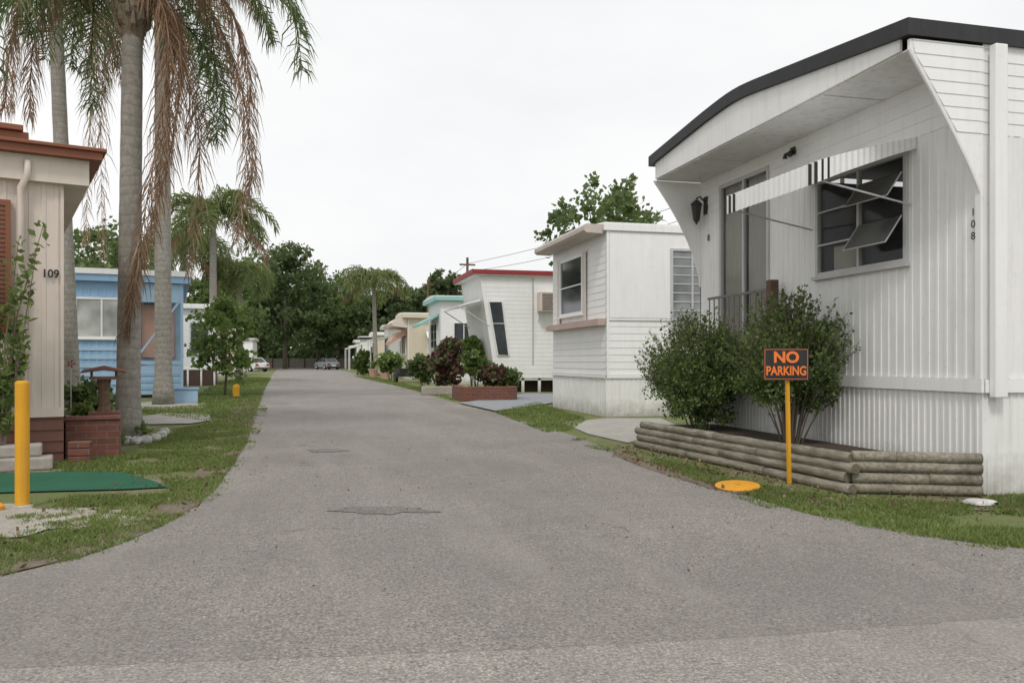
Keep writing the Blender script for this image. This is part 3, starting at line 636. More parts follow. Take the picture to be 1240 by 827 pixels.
# House 2
t,Sf,Ef=home('white mobile home with pinkish ledge under its front window and tan visor',(5.7,15.3),1,11,3.6,3.66,.8,'white2','white2',0,.16,.05,'h',wins=[(1.35,2.3,1.75,3.35,'metal','jal',1,8,.05)],ewins=[(1.3,2.9,2.1,3.38,'white2','glass',0,1,.06)],endover=.05)
m=MB(); m.prism([(-.07,0,3.60),(-.40,0,3.61),(-.46,0,3.65),(-.46,0,3.73),(-.42,0,3.78),(-.07,0,3.78)],(0,3.62,0)); m.build('visor','tanvisor',t)
m=MB(); m.box(-.18,-.014,-.02,3.6,1.80,1.93); m.build('ledge','pink',t)
for a_,b_ in ((1.10,1.27),(2.93,3.10)): MB().box(-.05,-.036,a_,b_,1.95,3.40).build('shutter','beige',t)
m=MB(); m.ob(Sf,.0,2.6,.016,.028,1.9,1.94); m.build('seam_trim','white2',t)
m=MB(); m.ob(Sf,.06,8,.020,.026,1.95,3.63); m.build('smooth_panel','white2',t)
# House 3 slanted front
t=root('mobile_home','white mobile home with red roof edge, leaning front and wall air conditioner','mobile home',(5.8,28,0))
xs=lambda z: .55*(1-(z-.5)/3.55)
m=MB(); wall(m,((0,0),(1,0),(0,-1)),9,.5,4.05,[],'h',.15,.006,ustart=xs); m.build('wall','white2',t)
m=MB(); m.add([(xs(.5),0,.5),(xs(.5),3.6,.5),(xs(4.05),3.6,4.05),(xs(4.05),0,4.05)],[(0,1,2,3)]); m.build('wall','white',t)
m=MB(); m.box(.6,9,3.58,3.6,.5,4.05); m.build('wall','white2',t); m=MB(); m.box(8.98,9,.02,3.57,.5,4.05); m.build('wall','white2',t)
m=MB(); m.prism([(-.25,-.15,4.12),(-.25,1.8,4.26),(-.25,3.75,4.12),(-.25,3.75,4.10),(-.25,-.15,4.10)],(9.4,0,0)); rf=m.build('roof','white',t)
MB().box(-.30,9.2,-.18,-.151,4.09,4.25).build('fascia','red',rf); MB().box(-.27,9.2,3.751,3.78,4.09,4.25).build('fascia','red',rf); MB().box(-.30,-.251,-.15,3.75,4.09,4.26).build('fascia','red',rf)
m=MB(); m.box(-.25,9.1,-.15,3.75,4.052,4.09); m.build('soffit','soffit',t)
m=MB(); m.prism([(.30,-.045,3.15),(.78,-.045,3.15),(1.02,-.045,1.3),(.62,-.045,1.3)],(0,.03,0)); w_=m.build('window','glass',t)
m=MB(); P4=[(.30,-.05,3.15),(.78,-.05,3.15),(1.02,-.05,1.3),(.62,-.05,1.3),(.30,-.05,3.15)]; m.tube(P4,.025,4); m.build('frame','white',w_); MB().tube([(.46,-.05,2.4),(.88,-.05,2.4)],.015,4).build('glazing_bar','white',w_)
m=MB(); m.prism([(.0,-.02,3.25),(-.75,-.02,3.0),(-.75,-.02,2.96),(.02,-.02,3.18)],(0,3.3,0)); aw=m.build('awning','white2',t)
for yy in (0,3.2): MB().tube([(.35,yy,2.3),(-.72,yy,2.98)],.02,5).build('awning_arm','metal',aw)
m=MB(); m.box(2.05,2.75,-.5,.0,2.82,3.50); ac=bevel(m.build('air_conditioner','beige',t),.02)
m=MB()
for i in range(9): m.box(2.1,2.70,-.515,-.501,2.87+i*.066,2.90+i*.066)
m.build('grille','darkbrown',ac)
for x in (2.1,2.7): MB().tube([(x,-.45,2.82),(x,-.02,2.5)],.015,5).build('bracket','metal',ac)
for i in range(9): MB().box(.9+i*.6,1.0+i*.6,.03,.08,0,.5).build('support_post','white',t)
m=MB(); m.box(.6,9,.03,.06,.42,.5); m.build('trim','white',t)
m=MB(); m.box(.7,9,.5,.6,0,.5); m.build('skirting','soil',t)  # dark panel painting the shade of the open space behind the posts
m=MB(); m.tube([(1.9,-.02,4.0),(1.9,-.02,1.0)],.03,6); m.build('conduit','metal',t)
# Houses 4..8
t,Sf,Ef=home('white mobile home with aqua green awnings behind the red-roofed home',(6,38),1,9,3.8,3.9,.6,'white2','aqua',0,.22,.25,wins=[(.6,1.6,1.7,2.9,'white','glass',1,0)],ewins=[(.8,2.8,1.7,2.9,'white','glass',1,2)])
m=MB(); m.prism([(-.03,.4,3.3),(-.9,.4,2.85),(-.9,.4,2.7),(-.03,.4,3.2)],(0,2.8,0)); m.build('awning','aqua',t)
t,Sf,Ef=home('beige mobile home with a rounded front and salmon awnings',(5.9,50),1,8,3.9,3.7,.6,'cream','cream',0,.3,.3,wins=[(1.2,2.4,1.6,2.7,'white','glass',1,0),(4,5,1.6,2.7,'white','glass',1,0)],ewins=[(.8,2.8,1.5,2.8,'white','glass',1,1)])
m=MB(); m.prism([(-.03,.5,2.95),(-.5,.5,2.85),(-1.0,.5,2.3),(-1.0,.5,2.1),(-.03,.5,2.7)],(0,2.8,0)); m.build('awning','salmon',t)
m=MB(); m.prism([(-.02,-.02,3.7),(-.7,-.02,3.65),(-.95,-.02,3.4),(-.9,-.02,3.2),(-.02,-.02,3.1)],(0,3.9,0)); m.build('front_cap','beige',t)
m=MB(); m.prism([(1.1,-.03,2.9),(1.1,-.7,2.55),(1.1,-.7,2.45),(1.1,-.03,2.75)],(1.4,0,0)); m.build('awning','white2',t)
for (lab,x,y,wm,fa,hh) in (('white mobile home with tan fascia beyond the beige home',6.1,64,'white2','tanvisor',3.6),('pale cream mobile home, third from the end on the right of the lane',6.2,78,'cream','white',3.5),('white mobile home with dark roof edge, second from the end on the right',5.9,92,'white','black',3.5),('small white mobile home farthest down the right of the lane',6.2,108,'white2','white2',3.5)):
    t,Sf,Ef=home(lab,(x,y),1,8,3.9,hh,.6,wm,fa,0,.25,.3,wins=[(.8,2.0,1.6,2.7,'white','glass',1,0)],ewins=[(.8,2.8,1.6,2.8,'white','glass',1,1)])
    m=MB(); m.prism([(-.03,.4,3.0),(-1.4,.4,2.75),(-1.4,.4,2.6),(-.03,.4,2.85)],(0,3.0,0)); aw=m.build('awning','white2' if wm!='white2' else 'white',t)
    for yy in (.5,3.3): MB().tube([(-1.35,yy,0),(-1.35,yy,2.65)],.04,6).build('awning_post','white',aw)
# =============== LEFT ===============
P=G(77,560)
t=root('mobile_home','pinkish beige mobile home numbered 109 with rust orange fascia','mobile home',(P.x,P.y,0),R(18))
Lf=7; Sf=((-Lf,0),(1,0),(0,-1)); Ef=((0,0),(0,1),(1,0))
m=MB(); wall(m,Sf,Lf,.55,3.22,[],'v',.12,.008); m.build('wall','pinkbeige',t)
m=MB(); wall(m,Ef,11,.55,3.22,[],'v',.12,.008); m.build('wall','pinkbeige',t)
MB().box(-Lf,0,10.98,11,.0,3.2).build('wall','pinkbeige',t); MB().box(-Lf,-Lf+.02,.02,10.97,.0,3.2).build('wall','pinkbeige',t)
m=MB(); wall(m,Sf,Lf,0,.5,[],'h',.12,.02); m.build('skirting','brown',t); m=MB(); wall(m,Ef,11,0,.5,[],'h',.12,.02); m.build('skirting','brown',t)
m=MB(); m.ob(Sf,0,Lf,.012,.035,.5,.6); m.build('trim','pinkbeige',t); m=MB(); m.ob(Sf,Lf-.03,Lf,.010,.020,.602,2.94); m.build('corner_trim','pinkbeige',t)
m=MB(); m.box(-Lf-.3,.36,-.22,11.3,3.27,3.35); m.build('fascia_board','rust',t)
m=MB(); m.box(-Lf-.3,.40,-.26,11.34,3.351,3.39); m.box(-Lf-.3,-.33,-.18,11.2,3.391,3.48); m.box(-Lf-.3,-.38,-.23,11.25,3.481,3.54); bevel(m.build('roof','rust',t),.008)
m=MB(); m.box(-Lf,.24,-.10,11.1,3.0,3.269); m.build('soffit_box','beige',t)
m=MB(); m.tube([(-.34,-.14,3.2),(-.34,-.12,3.05),(-.40,-.09,2.92),(-.40,-.075,2.7),(-.40,-.075,.6)],.035,8); m.build('downspout','pinkbeige',t,True)
text('109',.12,'black',t,(-.125,-.035,2.03),(0,-1,0),.003,.92)
m=MB(); m.ob(Sf,Lf-1.42,Lf-1.37,.012,.06,1.4,2.78); m.ob(Sf,Lf-.54,Lf-.49,.012,.06,1.4,2.78); m.ob(Sf,Lf-1.37,Lf-.54,.012,.06,2.72,2.78); m.ob(Sf,Lf-1.37,Lf-.54,.012,.06,1.4,1.46)
for i in range(26): m.ob(Sf,Lf-1.37,Lf-.54,.015,.05,1.47+i*.048,1.50+i*.048)
m.build('shutter','rust',t)
# blue home
P=G(222,481)
t=root('mobile_home','light blue mobile home with pale curtained windows and porch','mobile home',(P.x,P.y,0),R(9))
Lf=7.5; Sf=((-Lf,0),(1,0),(0,-1)); L_=Lf
m=MB(); wall(m,Sf,Lf-1.4,.1,3.55,[],'v',.2,.012); m.build('wall','blue',t)
m=MB(); wall(m,((0,.45),(0,1),(1,0)),8.7,.1,3.55,[],'v',.2,.012); m.build('wall','blue',t)
MB().box(-Lf,0,9.1,9.2,.1,3.5).build('wall','blue',t); MB().box(-1.4,-.01,.45,.48,.1,3.55).build('porch_back_wall','bluelight',t); MB().box(-1.41,-1.4,0,.45,.1,3.55).build('porch_side_wall','blue',t)
m=MB(); m.box(-Lf-.2,.25,-.25,9.3,3.62,3.78); rf=m.build('roof','white2',t)
m=MB(); m.box(-Lf-.15,.2,-.2,9.25,3.42,3.619); m.build('fascia','blue',rf)
window(t,Sf,L_-3.55,L_-1.55,1.75,2.95,'white2','panewhite',2,0,.06,.013)
m=MB(); m.box(-1.36,-.02,-.02,.06,.1,.95); m.build('porch_wall','bluelight',t)
for z in (.25,.45,.65): MB().box(-1.4,0,-.04,-.021,z,z+.10).build('porch_slat','blue',t)
m=MB(); m.box(-.08,.0,-.05,.03,.1,3.42); m.box(-1.45,-1.37,-.05,.03,.1,3.42); m.box(-1.37,-.08,-.045,.02,2.85,3.40); m.box(-1.37,-.08,-.045,.02,1.0,1.1); m.tube([(-1.35,-.01,1.1),(-.1,-.01,2.9)],.04,4); m.build('porch_frame','bluelight',t)
m=MB(); m.box(-1.15,-.25,.38,.43,1.2,2.8); m.build('porch_blind','salmon',t)
for z in (.15,.4,.65,.9,1.15,1.4): MB().ob(Sf,0,L_-1.45,.013,.03,z,z+.12).build('clapboard','bluelight',t)
# white home further
P=G(262,467)
t,Sf,Ef=home('white mobile home with dark open base behind the blue home',(P.x,P.y),-1,7,8,3.4,.75,'white2','white',R(6),.2,.2,wins=[(-2.2,-1.4,1.4,2.8,'metal','jal',0,6),(-1.1,-.3,1.4,2.8,'metal','glass2',0,3)],skm='darkbrown')  # base is closed by dark brown skirting, its colour imitating shade under the floor
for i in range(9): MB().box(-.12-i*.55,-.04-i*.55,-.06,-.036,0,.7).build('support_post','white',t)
P=G(292,455); home('cream mobile home at the far left of the lane behind the small tree',(P.x,P.y),-1,7,8,3.3,.6,'cream','white',R(3),.2,.2,wins=[(-2.2,-1.0,1.4,2.6,'white','glass',1,0)])
P=G(306,449.5); home('small white mobile home farthest down the left of the lane',(P.x,P.y),-1,7,8,3.3,.6,'white2','tanvisor',0,.2,.2,wins=[(-2.2,-1.0,1.4,2.6,'white','glass',1,0)])
# palms
tA=11.8; Wp=lambda px,py,dt=0: W(px,py,tA+dt)
palm('tall palm with dead brown fronds and ringed grey trunk nearest the lane',G(155,531),Wp(161,-2),.165,.135,
  green=[[Wp(225,-90,-.3),Wp(300,-70,-.5),Wp(350,0,-.6),Wp(366,85,-.6)],[Wp(110,-80,-.4),Wp(60,-40,-.6),Wp(35,40,-.7)],[Wp(230,-50,.5),Wp(300,-20,.9),Wp(330,50,1.1)],[Wp(120,-60,.5),Wp(95,-10,.8),Wp(88,80,.9)],[Wp(210,-40,.5),Wp(250,20,.8),Wp(262,100,.9),Wp(262,170,.9)],[Wp(100,-80,-.2),Wp(20,-60,-.2),Wp(-20,20,-.2)],[Wp(120,-40,.7),Wp(112,40,1.1),Wp(110,130,1.2)]],
  dead=[[Wp(200,0,-.3),Wp(220,70,-.4),Wp(207,180,-.35),Wp(176,300,-.3),Wp(152,400,-.3)],[Wp(225,-40,0),Wp(278,10,.1),Wp(303,110,.1),Wp(287,290,.1)],[Wp(215,-30,.3),Wp(262,25,.5),Wp(290,100,.5),Wp(306,190,.5),Wp(300,235,.5)],[Wp(110,-50,-.2),Wp(50,-30,-.3),Wp(18,30,-.4),Wp(5,130,-.4)],[Wp(100,-40,.2),Wp(58,0,.3),Wp(40,60,.3),Wp(36,140,.3)],[Wp(195,0,.3),Wp(226,90,.4),Wp(242,190,.4),Wp(228,330,.4)],[Wp(195,-5,-.1),Wp(212,40,-.1),Wp(206,120,-.1),Wp(186,260,-.1)],[Wp(188,-5,-.5),Wp(204,50,-.6),Wp(190,170,-.6),Wp(168,300,-.5),Wp(158,370,-.5)]],
  auto=9,L=3.0,llen=.62,nl=95,seed=3,autodead=0,bootr=1.75,bootlen=.62)
palm('palm with slender grey trunk behind the nearest palm',G(198,490),W(196,-30,20.5),.21,.17,green=[],dead=[[W(150,-20,20.2),W(128,60,20),W(122,170,20),W(125,310,20)]],auto=17,L=3.8,llen=.75,nl=85,seed=5,w=.026,autodead=5,bootr=1.8)
palm('palm rising behind home 109 at the left edge',G(88,492),W(64,-50,20),.19,.15,green=[],dead=[[W(100,-30,19.8),W(118,60,19.7),W(108,170,19.7),W(104,290,19.7)],[W(40,-40,19.8),W(20,20,19.7),W(14,130,19.7)]],auto=17,L=3.9,llen=.75,nl=85,seed=8,w=.026,autodead=5,bootr=1.8)
palm('small palm on the right of the lane in the distance',(4.9,61,0),(4.7,61,6.9),.17,.13,[],[],auto=22,L=3.0,llen=.9,nl=42,seed=11,w=.07,autodead=2,mat='palmy',bend=1.9)
p=W(258,262,40); palm('mid distance palm behind the white home on the left',(p.x,p.y,0),p,.2,.15,[],[],auto=24,L=3.6,llen=1.1,nl=46,seed=12,w=.06,autodead=2,mat='palmy',bend=2.1)
p=W(222,300,44); palm('lower palm crown just above the roof of the blue home',(p.x,p.y,0),p,.2,.15,[],[],auto=22,L=3.4,llen=1.1,nl=46,seed=13,w=.06,autodead=1,mat='palmy',bend=2.1)
p=W(290,330,46); palm('low palm crown right of the mid distance palm',(p.x,p.y,0),p,.2,.15,[],[],auto=18,L=2.4,llen=.9,nl=40,seed=14,w=.06,autodead=0,mat='palmy',bend=2.0)
p=W(120,290,36); tree('leafy_tree','green tree showing between the palms above the blue home',(p.x,p.y,0),6.8,2.4,1.5,'leafm',50,70,.6,.20,.15)
# small tree left yard
p=G(272,480); tree('young_tree','small leafy yard tree with drooping light leaves left of the lane',p,3.5,.95,1.5,'leafl',64,36,.27,.14,.045,zc=1.85,limbs=16)
# sapling before 109
sp=root('leafy_shrub','tall thin leafy shrub in front of home 109','shrub',G(0,569),0)
rd=random.Random(4); s=MB(); lp=[]
for i in range(16):
    az=rd.uniform(0,6.28); b=Vector((0,0,.0)); tp=Vector((math.cos(az)*rd.uniform(.15,.36),math.sin(az)*rd.uniform(.05,.15),rd.uniform(.8,2.45))); md=tp*.5+Vector((rd.uniform(-.08,.08),rd.uniform(-.05,.05),.1))
    if i==0: tp=Vector((.40,0,2.5)); md=Vector((.14,0,1.5))
    s.tube([b,md,tp],[.012,.008,.003],5)
    for k in range(64):
        q=k/64; pp=(md.lerp(tp,q) if q>.25 else b.lerp(md,.6+q)); pp=pp+Vector((rd.uniform(-.06,.06),rd.uniform(-.05,.05),rd.uniform(-.05,.05)))
        if pp.x>.29 and 1.55<pp.z<2.25: continue
        lp.append(tuple(pp))
s.build('stems','twig',sp); leafmesh('foliage',np.array(lp),.08,'leafl',sp,up=.6,aspect=.3)
# yellow posts
p=G(27,615); o=root('yellow_bollard','thick yellow post standing in sandy gravel at the left edge','post',p)
m=MB(); m.lathe([(.049,-.05),(.049,.93),(.045,.945),(.03,.952)],n=24); m.build('post','yellow',o,False)
m=MB(); m.lathe([(.075,.013),(.07,.02),(.055,.026)],n=14); m.build('footing','concrete',o)
p=G(286,481); o=root('yellow_marker','small yellow marker post on the left lawn under the young tree','post',p); m=MB(); m.lathe([(.10,0),(.10,.32),(.08,.38),(.03,.40)],n=14); m.build('post','yellow',o)
p=G(-4,619); o=root('yellow_peg','small yellow capped peg beside the left edge post','peg',p); m=MB(); m.lathe([(.05,.013),(.055,.04),(.03,.06)],n=12); m.build('cap','disc',o)
# brick planter & steps
p=G(79,556); bp=root('brick_planter','low red brick planter under the wooden bird feeder','planter',p,R(10))
m=MB(); m.box(0,.55,0,.12,0,.43); m.box(0,.12,.121,.7,0,.43); m.box(.43,.55,.121,.7,0,.43); m.box(0.121,.429,.58,.7,0,.43); bevel(m.build('brick_wall','brick',bp),.01)
m=MB(); m.box(.121,.429,.121,.579,.1,.38); m.build('planter_soil','soil',bp)
m=MB(); m.box(-.015,.565,-.02,.14,.431,.475); bevel(m.build('cap_course','brick',bp),.01)
bt=root('brick_stack','stack of red bricks left of the brick planter','bricks',G(60,556),R(8))
for k in range(5): m=MB(); m.box(-.02+random.uniform(-.01,.01),.15,0,.20,.085*k,.085*k+.075); bevel(m.build('brick','brick',bt),.006)
bt=root('brick_stack','small loose pile of bricks in front of the brick planter','bricks',G(82,561),R(-4))
for k in range(3): m=MB(); m.box(0,.22,0,.10,.08*k,.08*k+.072); bevel(m.build('brick','brick',bt),.006)
cb=G(22,571); o=root('concrete_step','pale concrete block step below the wall of home 109','step',cb,R(14)); m=MB(); m.box(-.6,.30,0,.3,0,.13); bevel(m.build('lower_step','greyblock',o),.02); m=MB(); m.box(-.6,.20,.10,.4,.131,.25); bevel(m.build('upper_step','greyblock',o),.02)
# bird feeder
fb=G(118,552); bf=root('bird_feeder','rustic brown wooden bird feeder with a wide shallow roof on the brick planter','bird feeder',(fb.x,fb.y+.32,.38),R(12))
m=MB(); m.box(-.17,.17,-.14,.14,0,.12); bevel(m.build('base','brown',bf),.01)
m=MB(); m.lathe([(.085,.12),(.065,.18),(.06,.38),(.08,.50)],n=10); m.build('post','oldwood',bf)
m=MB(); m.box(-.16,.16,-.14,.14,.50,.53); m.build('tray','brown',bf)
m=MB(); m.prism([(-.26,-.18,.575),(-.22,-.18,.615),(0,-.18,.665),(.22,-.18,.615),(.26,-.18,.575),(0,-.18,.61)],(0,.36,0)); bevel(m.build('top','brown',bf),.012)
for x in (-.13,.13): MB().tube([(x,-.1,.53),(x,-.1,.60)],.015,5).build('roof_post','oldwood',bf)
bush('potted_plant','low green plant growing in the brick planter',bf.location+Vector((-.24,.02,0)),.12,.10,.10,14,30,.06,.06,'leafl','plant',5)
q=G(132,541); bush('ground_plant','low weedy plant between the brick planter and the nearest palm',(q.x,q.y,0),.16,.12,.10,16,30,.07,.07,'leafm','plant',5)
q=G(172,531); bush('ground_plant','small tuft of weeds right of the nearest palm base',(q.x,q.y,0),.14,.10,.08,12,26,.06,.06,'leafl','plant',5)
q=G(112,500); bush('ground_plant','dark low shrub beyond the bird feeder by the blue home',(q.x,q.y,0),.5,.35,.3,24,40,.18,.13,'leafm','plant',6)
# garden ornament
o=root('garden_spinner','small red garden ornament on a thin stick behind the feeder','ornament',G(86,515)); m=MB(); m.tube([(0,0,0),(0,0,1.05)],.008,5); m.build('stick','metal',o)
for a in range(5): c,s_=math.cos(a*1.2566)*.6,math.sin(a*1.2566)*.6; MB().prism([(0,-.01,1.05),(.10*c-.03*s_,-.01,1.05+.10*s_+.03*c),(.12*c+.03*s_,-.01,1.05+.12*s_-.03*c)],(0,.01,0)).build('petal','red',o)
# mat
sheet([G(*q) for q in [(-60,573),(20,574),(90,572),(148,573),(175,580),(204,591),(150,594),(70,596),(0,598),(-70,600)]],.014,'turf_mat','mat','green artificial turf mat on the left verge','mat',None)
# edging stones at palm
for i,(px,py) in enumerate([(142,536),(153,538),(165,538),(177,537),(188,535),(196,531),(199,527)]):
    tag(MB().rock((0,0,.05),.075,.06,.06,i).build('edging_stone','stone',None,False,G(px,py)),'white rounded edging stone in the ring around the nearest palm','stone','edging stones around the nearest palm')
o=root('utility_box','pale blue utility box beside the blue home','box',G(222,488),R(9)); m=MB(); m.box(-.3,.35,-.2,.2,0,.36); bevel(m.build('cabinet','bluelight',o),.02); m=MB(); m.box(-.33,.38,-.23,.23,.361,.40); m.build('lid','blue',o)
# right-hand planters and plants
p=G(557,486); bp=root('brick_planter','low red brick planter in front of the red-roofed home','planter',p,R(-2)); wb=(G(628,486)-p).length
m=MB(); m.box(0,wb,0,.2,0,.40); m.box(0,.2,.201,1.6,0,.4); m.box(wb-.2,wb,.201,1.6,0,.4); bevel(m.build('brick_wall','brick',bp),.015); m=MB(); m.box(.201,wb-.201,.201,1.5,.05,.34); m.build('planter_soil','soil',bp)
for (px,t_,r,zc,rz,mt,lab,sz,m2) in ((577,23.6,.42,1.0,.45,'leaf','dark green shrub at the left of the brick planter',.12,None),(597,23.4,.42,.65,.3,'purple','low reddish plant in the middle of the brick planter',.11,'leafm'),(614,23.6,.3,.6,.28,'leafm','low green plant at the right of the brick planter',.10,None)):
    q=W(px,437,t_); bush('garden_shrub',lab,(q.x,q.y,.3),r,rz,zc-.3,24,50,.18,sz,mt,'shrub',6,mat2=m2)
q=G(541,476); bush('red_shrub','tall dark red leafed shrub left of the brick planter',q,.55,.75,.95,40,60,.25,.16,'purple','shrub',8,mat2='leafm')
bush('light_plant','pale green broad leafed plant between the red shrub and the planter',G(571,474),.35,.6,1.35,18,30,.2,.22,'leafl','plant',8)
q=G(540,478); o=root('low_planter','whitish concrete edging in front of the red shrub','planter',q); m=MB(); m.box(-.8,.7,-.15,.1,0,.28); bevel(m.build('block','greyblock',o),.03)
q=G(512,471); bush('garden_shrub','round green shrub in front of the beige home',q,.55,.5,.75,30,50,.25,.16,'leafm','shrub',6)
q=G(472,462); bush('garden_shrub','small yellow green shrub beside the lane in the distance',q,.6,.5,1.0,30,50,.3,.2,'leafl','shrub',6)
q=G(440,454); bush('garden_shrub','dark shrub beyond the distant palm',q,1.0,1.0,1.0,30,50,.4,.25,'leaf','shrub',6)
for px,py,lab in ((452,457.5,'terracotta pot farther from the camera beside the lane'),(466,459.5,'terracotta pot nearer the camera beside the lane')):
    o=root('flower_pot',lab,'pot',G(px,py)); m=MB(); m.lathe([(.2,0),(.3,.5),(.33,.5),(.33,.58),(.25,.58)],n=12); m.build('pot','salmon',o); leafmesh('plant',clumps((0,0,.8),(.25,.25,.2),8,20,.15)[0],.15,'leafm',o)
# utility trailer
o=root('utility_trailer','small black low utility trailer parked before the beige home','trailer',G(496,463),R(8))
m=MB(); m.box(-.65,.65,-.5,.5,.30,.36); m.box(-.65,.65,-.5,-.46,.361,.72); m.box(-.65,.65,.46,.5,.361,.72); m.box(-.65,-.61,-.459,.459,.361,.72); m.box(.61,.65,-.459,.459,.361,.72); m.tube([(0,-.5,.33),(0,-1.1,.33)],.03,6); m.build('bed','black',o)
for sx in (-.72,.72):
    m=MB(); m.tube([(sx-.07,0,.26),(sx+.07,0,.26)],.26,16); m.build('wheel','tyre',o)
# cars
def car(label,P,rz,mt):
    c=root('parked_car',label,'car',P,rz)
    prof=[(-2.2,.35),(-2.25,.6),(-2.2,.85),(-1.7,.95),(-1.35,.98),(1.0,.98),(1.9,.88),(2.2,.7),(2.22,.4),(2.1,.28),(-2.1,.28)]
    m=MB(); m.prism([(x,-.85,z) for x,z in prof],(0,1.7,0)); bevel(m.build('body',mt,c),.06,3)
    m=MB(); q=[(-1.65,.95),(-1.15,1.38),(.2,1.42),(.95,.97)]
    vs=[]
    for x,z in q:
        w=.80 if z<1.1 else .62
        vs+=[(x,-w,z),(x,w,z)]
    m.add(vs,[(0,2,4,6),(1,7,5,3),(0,1,3,2),(2,3,5,4),(4,5,7,6)]); m.build('glasshouse','glass',c)
    m=MB(); m.add([(-1.12,-.60,1.39),(-1.12,.60,1.39),(.18,.60,1.43),(.18,-.60,1.43)],[(0,3,2,1)])
    for w in (-1,1):
        m.tube([(-1.65,.80*w,.96),(-1.15,.62*w,1.40),(.2,.62*w,1.43),(.95,.80*w,.98)],.035,5); m.tube([(-.45,.8*w,.97),(-.45,.62*w,1.41)],.035,5)
    m.build('roof',mt,c)
    for x in (-1.4,1.4):
        for y in (-.82,.82):
            m=MB(); m.tube([(x,y-.1,.32),(x,y+.1,.32)],.32,18); w=m.build('wheel','tyre',c); m=MB(); m.tube([(x,y-.11,.32),(x,y+.11,.32)],.18,10); m.build('rim','metal',w)
    for y in (-.62,.62):
        m=MB(); m.box(-2.27,-2.2,y-.16,y+.16,.62,.80); m.build('tail_light','lampred',c); m=MB(); m.box(2.17,2.24,y-.17,y+.17,.56,.70); m.build('headlight','jal',c)
    m=MB(); m.box(-2.28,-2.24,-.25,.25,.45,.57); m.build('number_plate','white2',c)
    MB().box(-2.3,-2.15,-.84,.84,.30,.42).build('bumper','iron',c); MB().box(2.12,2.3,-.84,.84,.30,.42).build('bumper','iron',c)
car('white car parked at the left side of the lane in the distance',G(303,450),R(125),'carwhite')
car('dark grey car standing at the far end of the lane',G(396,447.5),R(110),'cargrey')
# =============== BACKGROUND ===============
p=W(730,300,25.5); tree('leafy_tree','broad leafed tree rising behind the white home with tan visor',(p.x,p.y,0),6.9,1.95,1.5,'leafm',90,34,.34,.19,.14,zc=5.15,limbs=18)
lab=['tall dark tree left of the far end of the lane','very broad dark tree behind the far left homes','rounded dark tree straight above the far end of the lane','tall tree just right of the lane end','mid green tree between the lane end and the distant palm','dark tree rising behind the distant palm','tree behind the far right white homes','bushy tree above the beige home roof','dark tree between the beige and aqua homes','lower tree left edge of the far tree line','low tree behind the red-roofed home']
spec=[(345,110,17.0,6.5,'leafd'),(305,120,16.5,6.5,'leafm'),(385,125,14.5,5.5,'leafm'),(412,130,15.0,5.0,'leafd'),(440,120,12,5,'leafm'),(475,115,12.0,5,'leafd'),(505,120,11.5,5,'leafm'),(533,105,13.2,3.6,'leafd'),(556,112,10.5,4.5,'leafm'),(268,95,11.5,5,'leafm'),(600,90,8.5,4.5,'leafd')]
for l,(px,t_,h_,r_,mt) in zip(lab,spec):
    q=W(px,437,t_); tree('background_tree',l,(q.x,q.y,0),h_,r_,h_*.40,mt,130,70,r_*.21,.46,.35,group=None,zc=h_*.56,limbs=5)
pts=[]
for i in range(70):
    px=rng.uniform(215,600); q=W(px,437,rng.uniform(134,142))
    pts.append(np.array([q.x,q.y,rng.uniform(.6,4.5)])+rng.normal(size=(130,3))*np.array([2.2,1.2,1.2]))
pts=np.concatenate(pts); pts=pts[pts[:,2]>0]; tag(leafmesh('far_wood',pts,.8,'leafd'),'dense dark undergrowth closing the far end of the lane','undergrowth',kind='stuff')
q0,q1=W(310,437,128),W(470,437,128); dd=(q1-q0).normalized(); o=root('fence','brown board fence across the far end of the lane','fence',(q0.x,q0.y,0)); Fr=((0,0),(dd.x,dd.y),(dd.y,-dd.x)); m=MB(); wall(m,Fr,(q1-q0).length,0,1.5,[],'v',.2,.03); m.build('boards','greyblock',o)
for i in range(9): MB().ob(Fr,i*2.5,i*2.5+.12,.03,.12,0,1.6).build('fence_post','darkbrown',o)
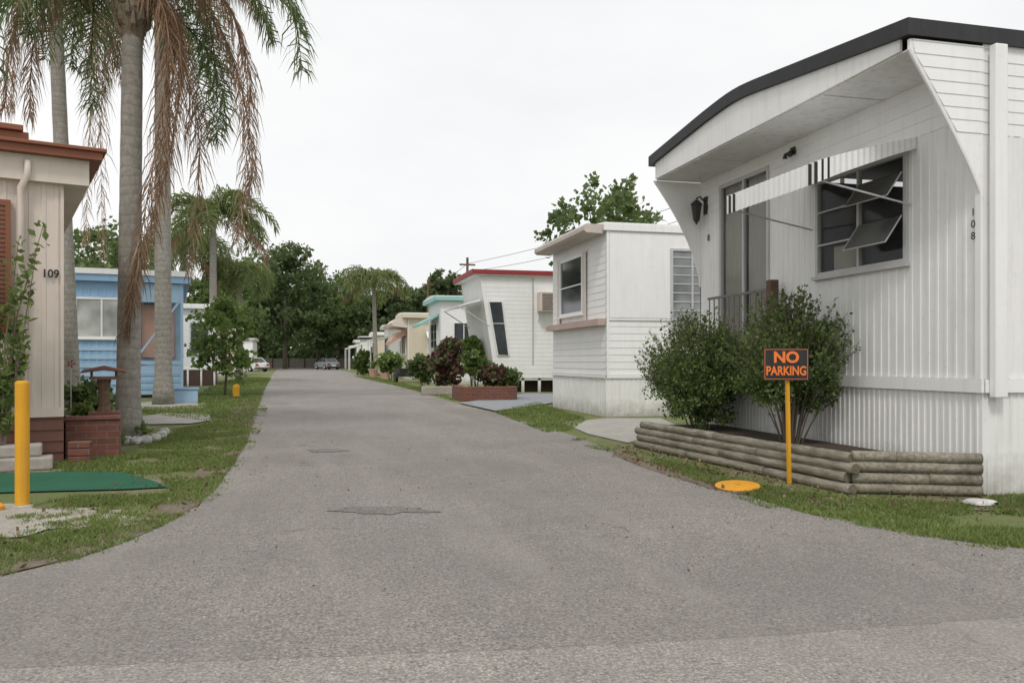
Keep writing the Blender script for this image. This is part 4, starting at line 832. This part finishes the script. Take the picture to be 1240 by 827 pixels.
# poles and wires
def pole(label,P,h):
    o=root('utility_pole',label,'utility pole',P); MB().tube([(0,0,0),(0,0,h)],[.11,.08],8).build('pole','oldwood',o); m=MB(); m.box(-.5,.5,-.05,.05,h-.5,h-.40); m.build('crossarm','oldwood',o); return Vector(P)+Vector((0,0,h-.38))
q=W(566,437,52); a=pole('thin utility pole rising behind the red-roofed home',(q.x,q.y,0),7.6)
q=W(518,437,72); b=pole('distant utility pole above the beige home',(q.x,q.y,0),8.2)
q=W(1020,437,34); c=pole('utility pole hidden beyond home 108',(q.x,q.y,0),10.4)
def wire(label,a,b,sag):
    pts=[a.lerp(b,i/20)+Vector((0,0,-sag*4*(i/20)*(1-i/20))) for i in range(21)]
    tag(MB().tube([p-a for p in pts],.014,4).build('power_line','iron',None,False,a),label,'wire')
wire('upper overhead wire running from the thin pole behind the leafy tree',a,c,.5); wire('lower overhead wire running from the thin pole to the right',a+Vector((0,0,-.5)),c+Vector((0,0,-.6)),.7); wire('overhead wire between the two distant poles',a,b,.3)
# =============== LIGHT, SKY, CAMERA ===============
w=bpy.data.worlds.new('World'); scene.world=w; w.use_nodes=True; nt=w.node_tree; bg=nt.nodes['Background']
sky=ND(nt,'ShaderNodeTexSky',sky_type='NISHITA'); sky.sun_disc=False; sky.sun_elevation=R(52); sky.sun_rotation=R(200); sky.air_density=1.0; sky.dust_density=4
v=mapping(nt,(1,1,2.5),'Generated'); n1=noise(nt,v,1.8,6,.55)
cloud=ramp(nt,n1,[(.3,(8.3,8.4,8.55)),(.7,(9.7,9.65,9.55))])
c_=mix(nt,.93,sky.outputs['Color'],cloud); nt.links.new(c_,bg.inputs['Color']); bg.inputs['Strength'].default_value=.109
sl=bpy.data.lights.new('sun','SUN'); sl.energy=1.35; sl.angle=R(12); sl.color=(1,.96,.90); so=bpy.data.objects.new('sun',sl); COL.objects.link(so)
so.rotation_euler=(R(38),0,R(-25))
cam=bpy.data.cameras.new('camera'); cam.sensor_width=36; cam.lens=F/1240*36; cam.shift_y=(HZ-413.5)/1240; cam.clip_end=2000; cam.clip_start=.05
co=bpy.data.objects.new('camera',cam); COL.objects.link(co); co.location=(0,0,H); co.rotation_euler=(R(90),0,-A); scene.camera=co
scene.view_settings.view_transform='Standard'; scene.view_settings.look='None'; scene.view_settings.exposure=0
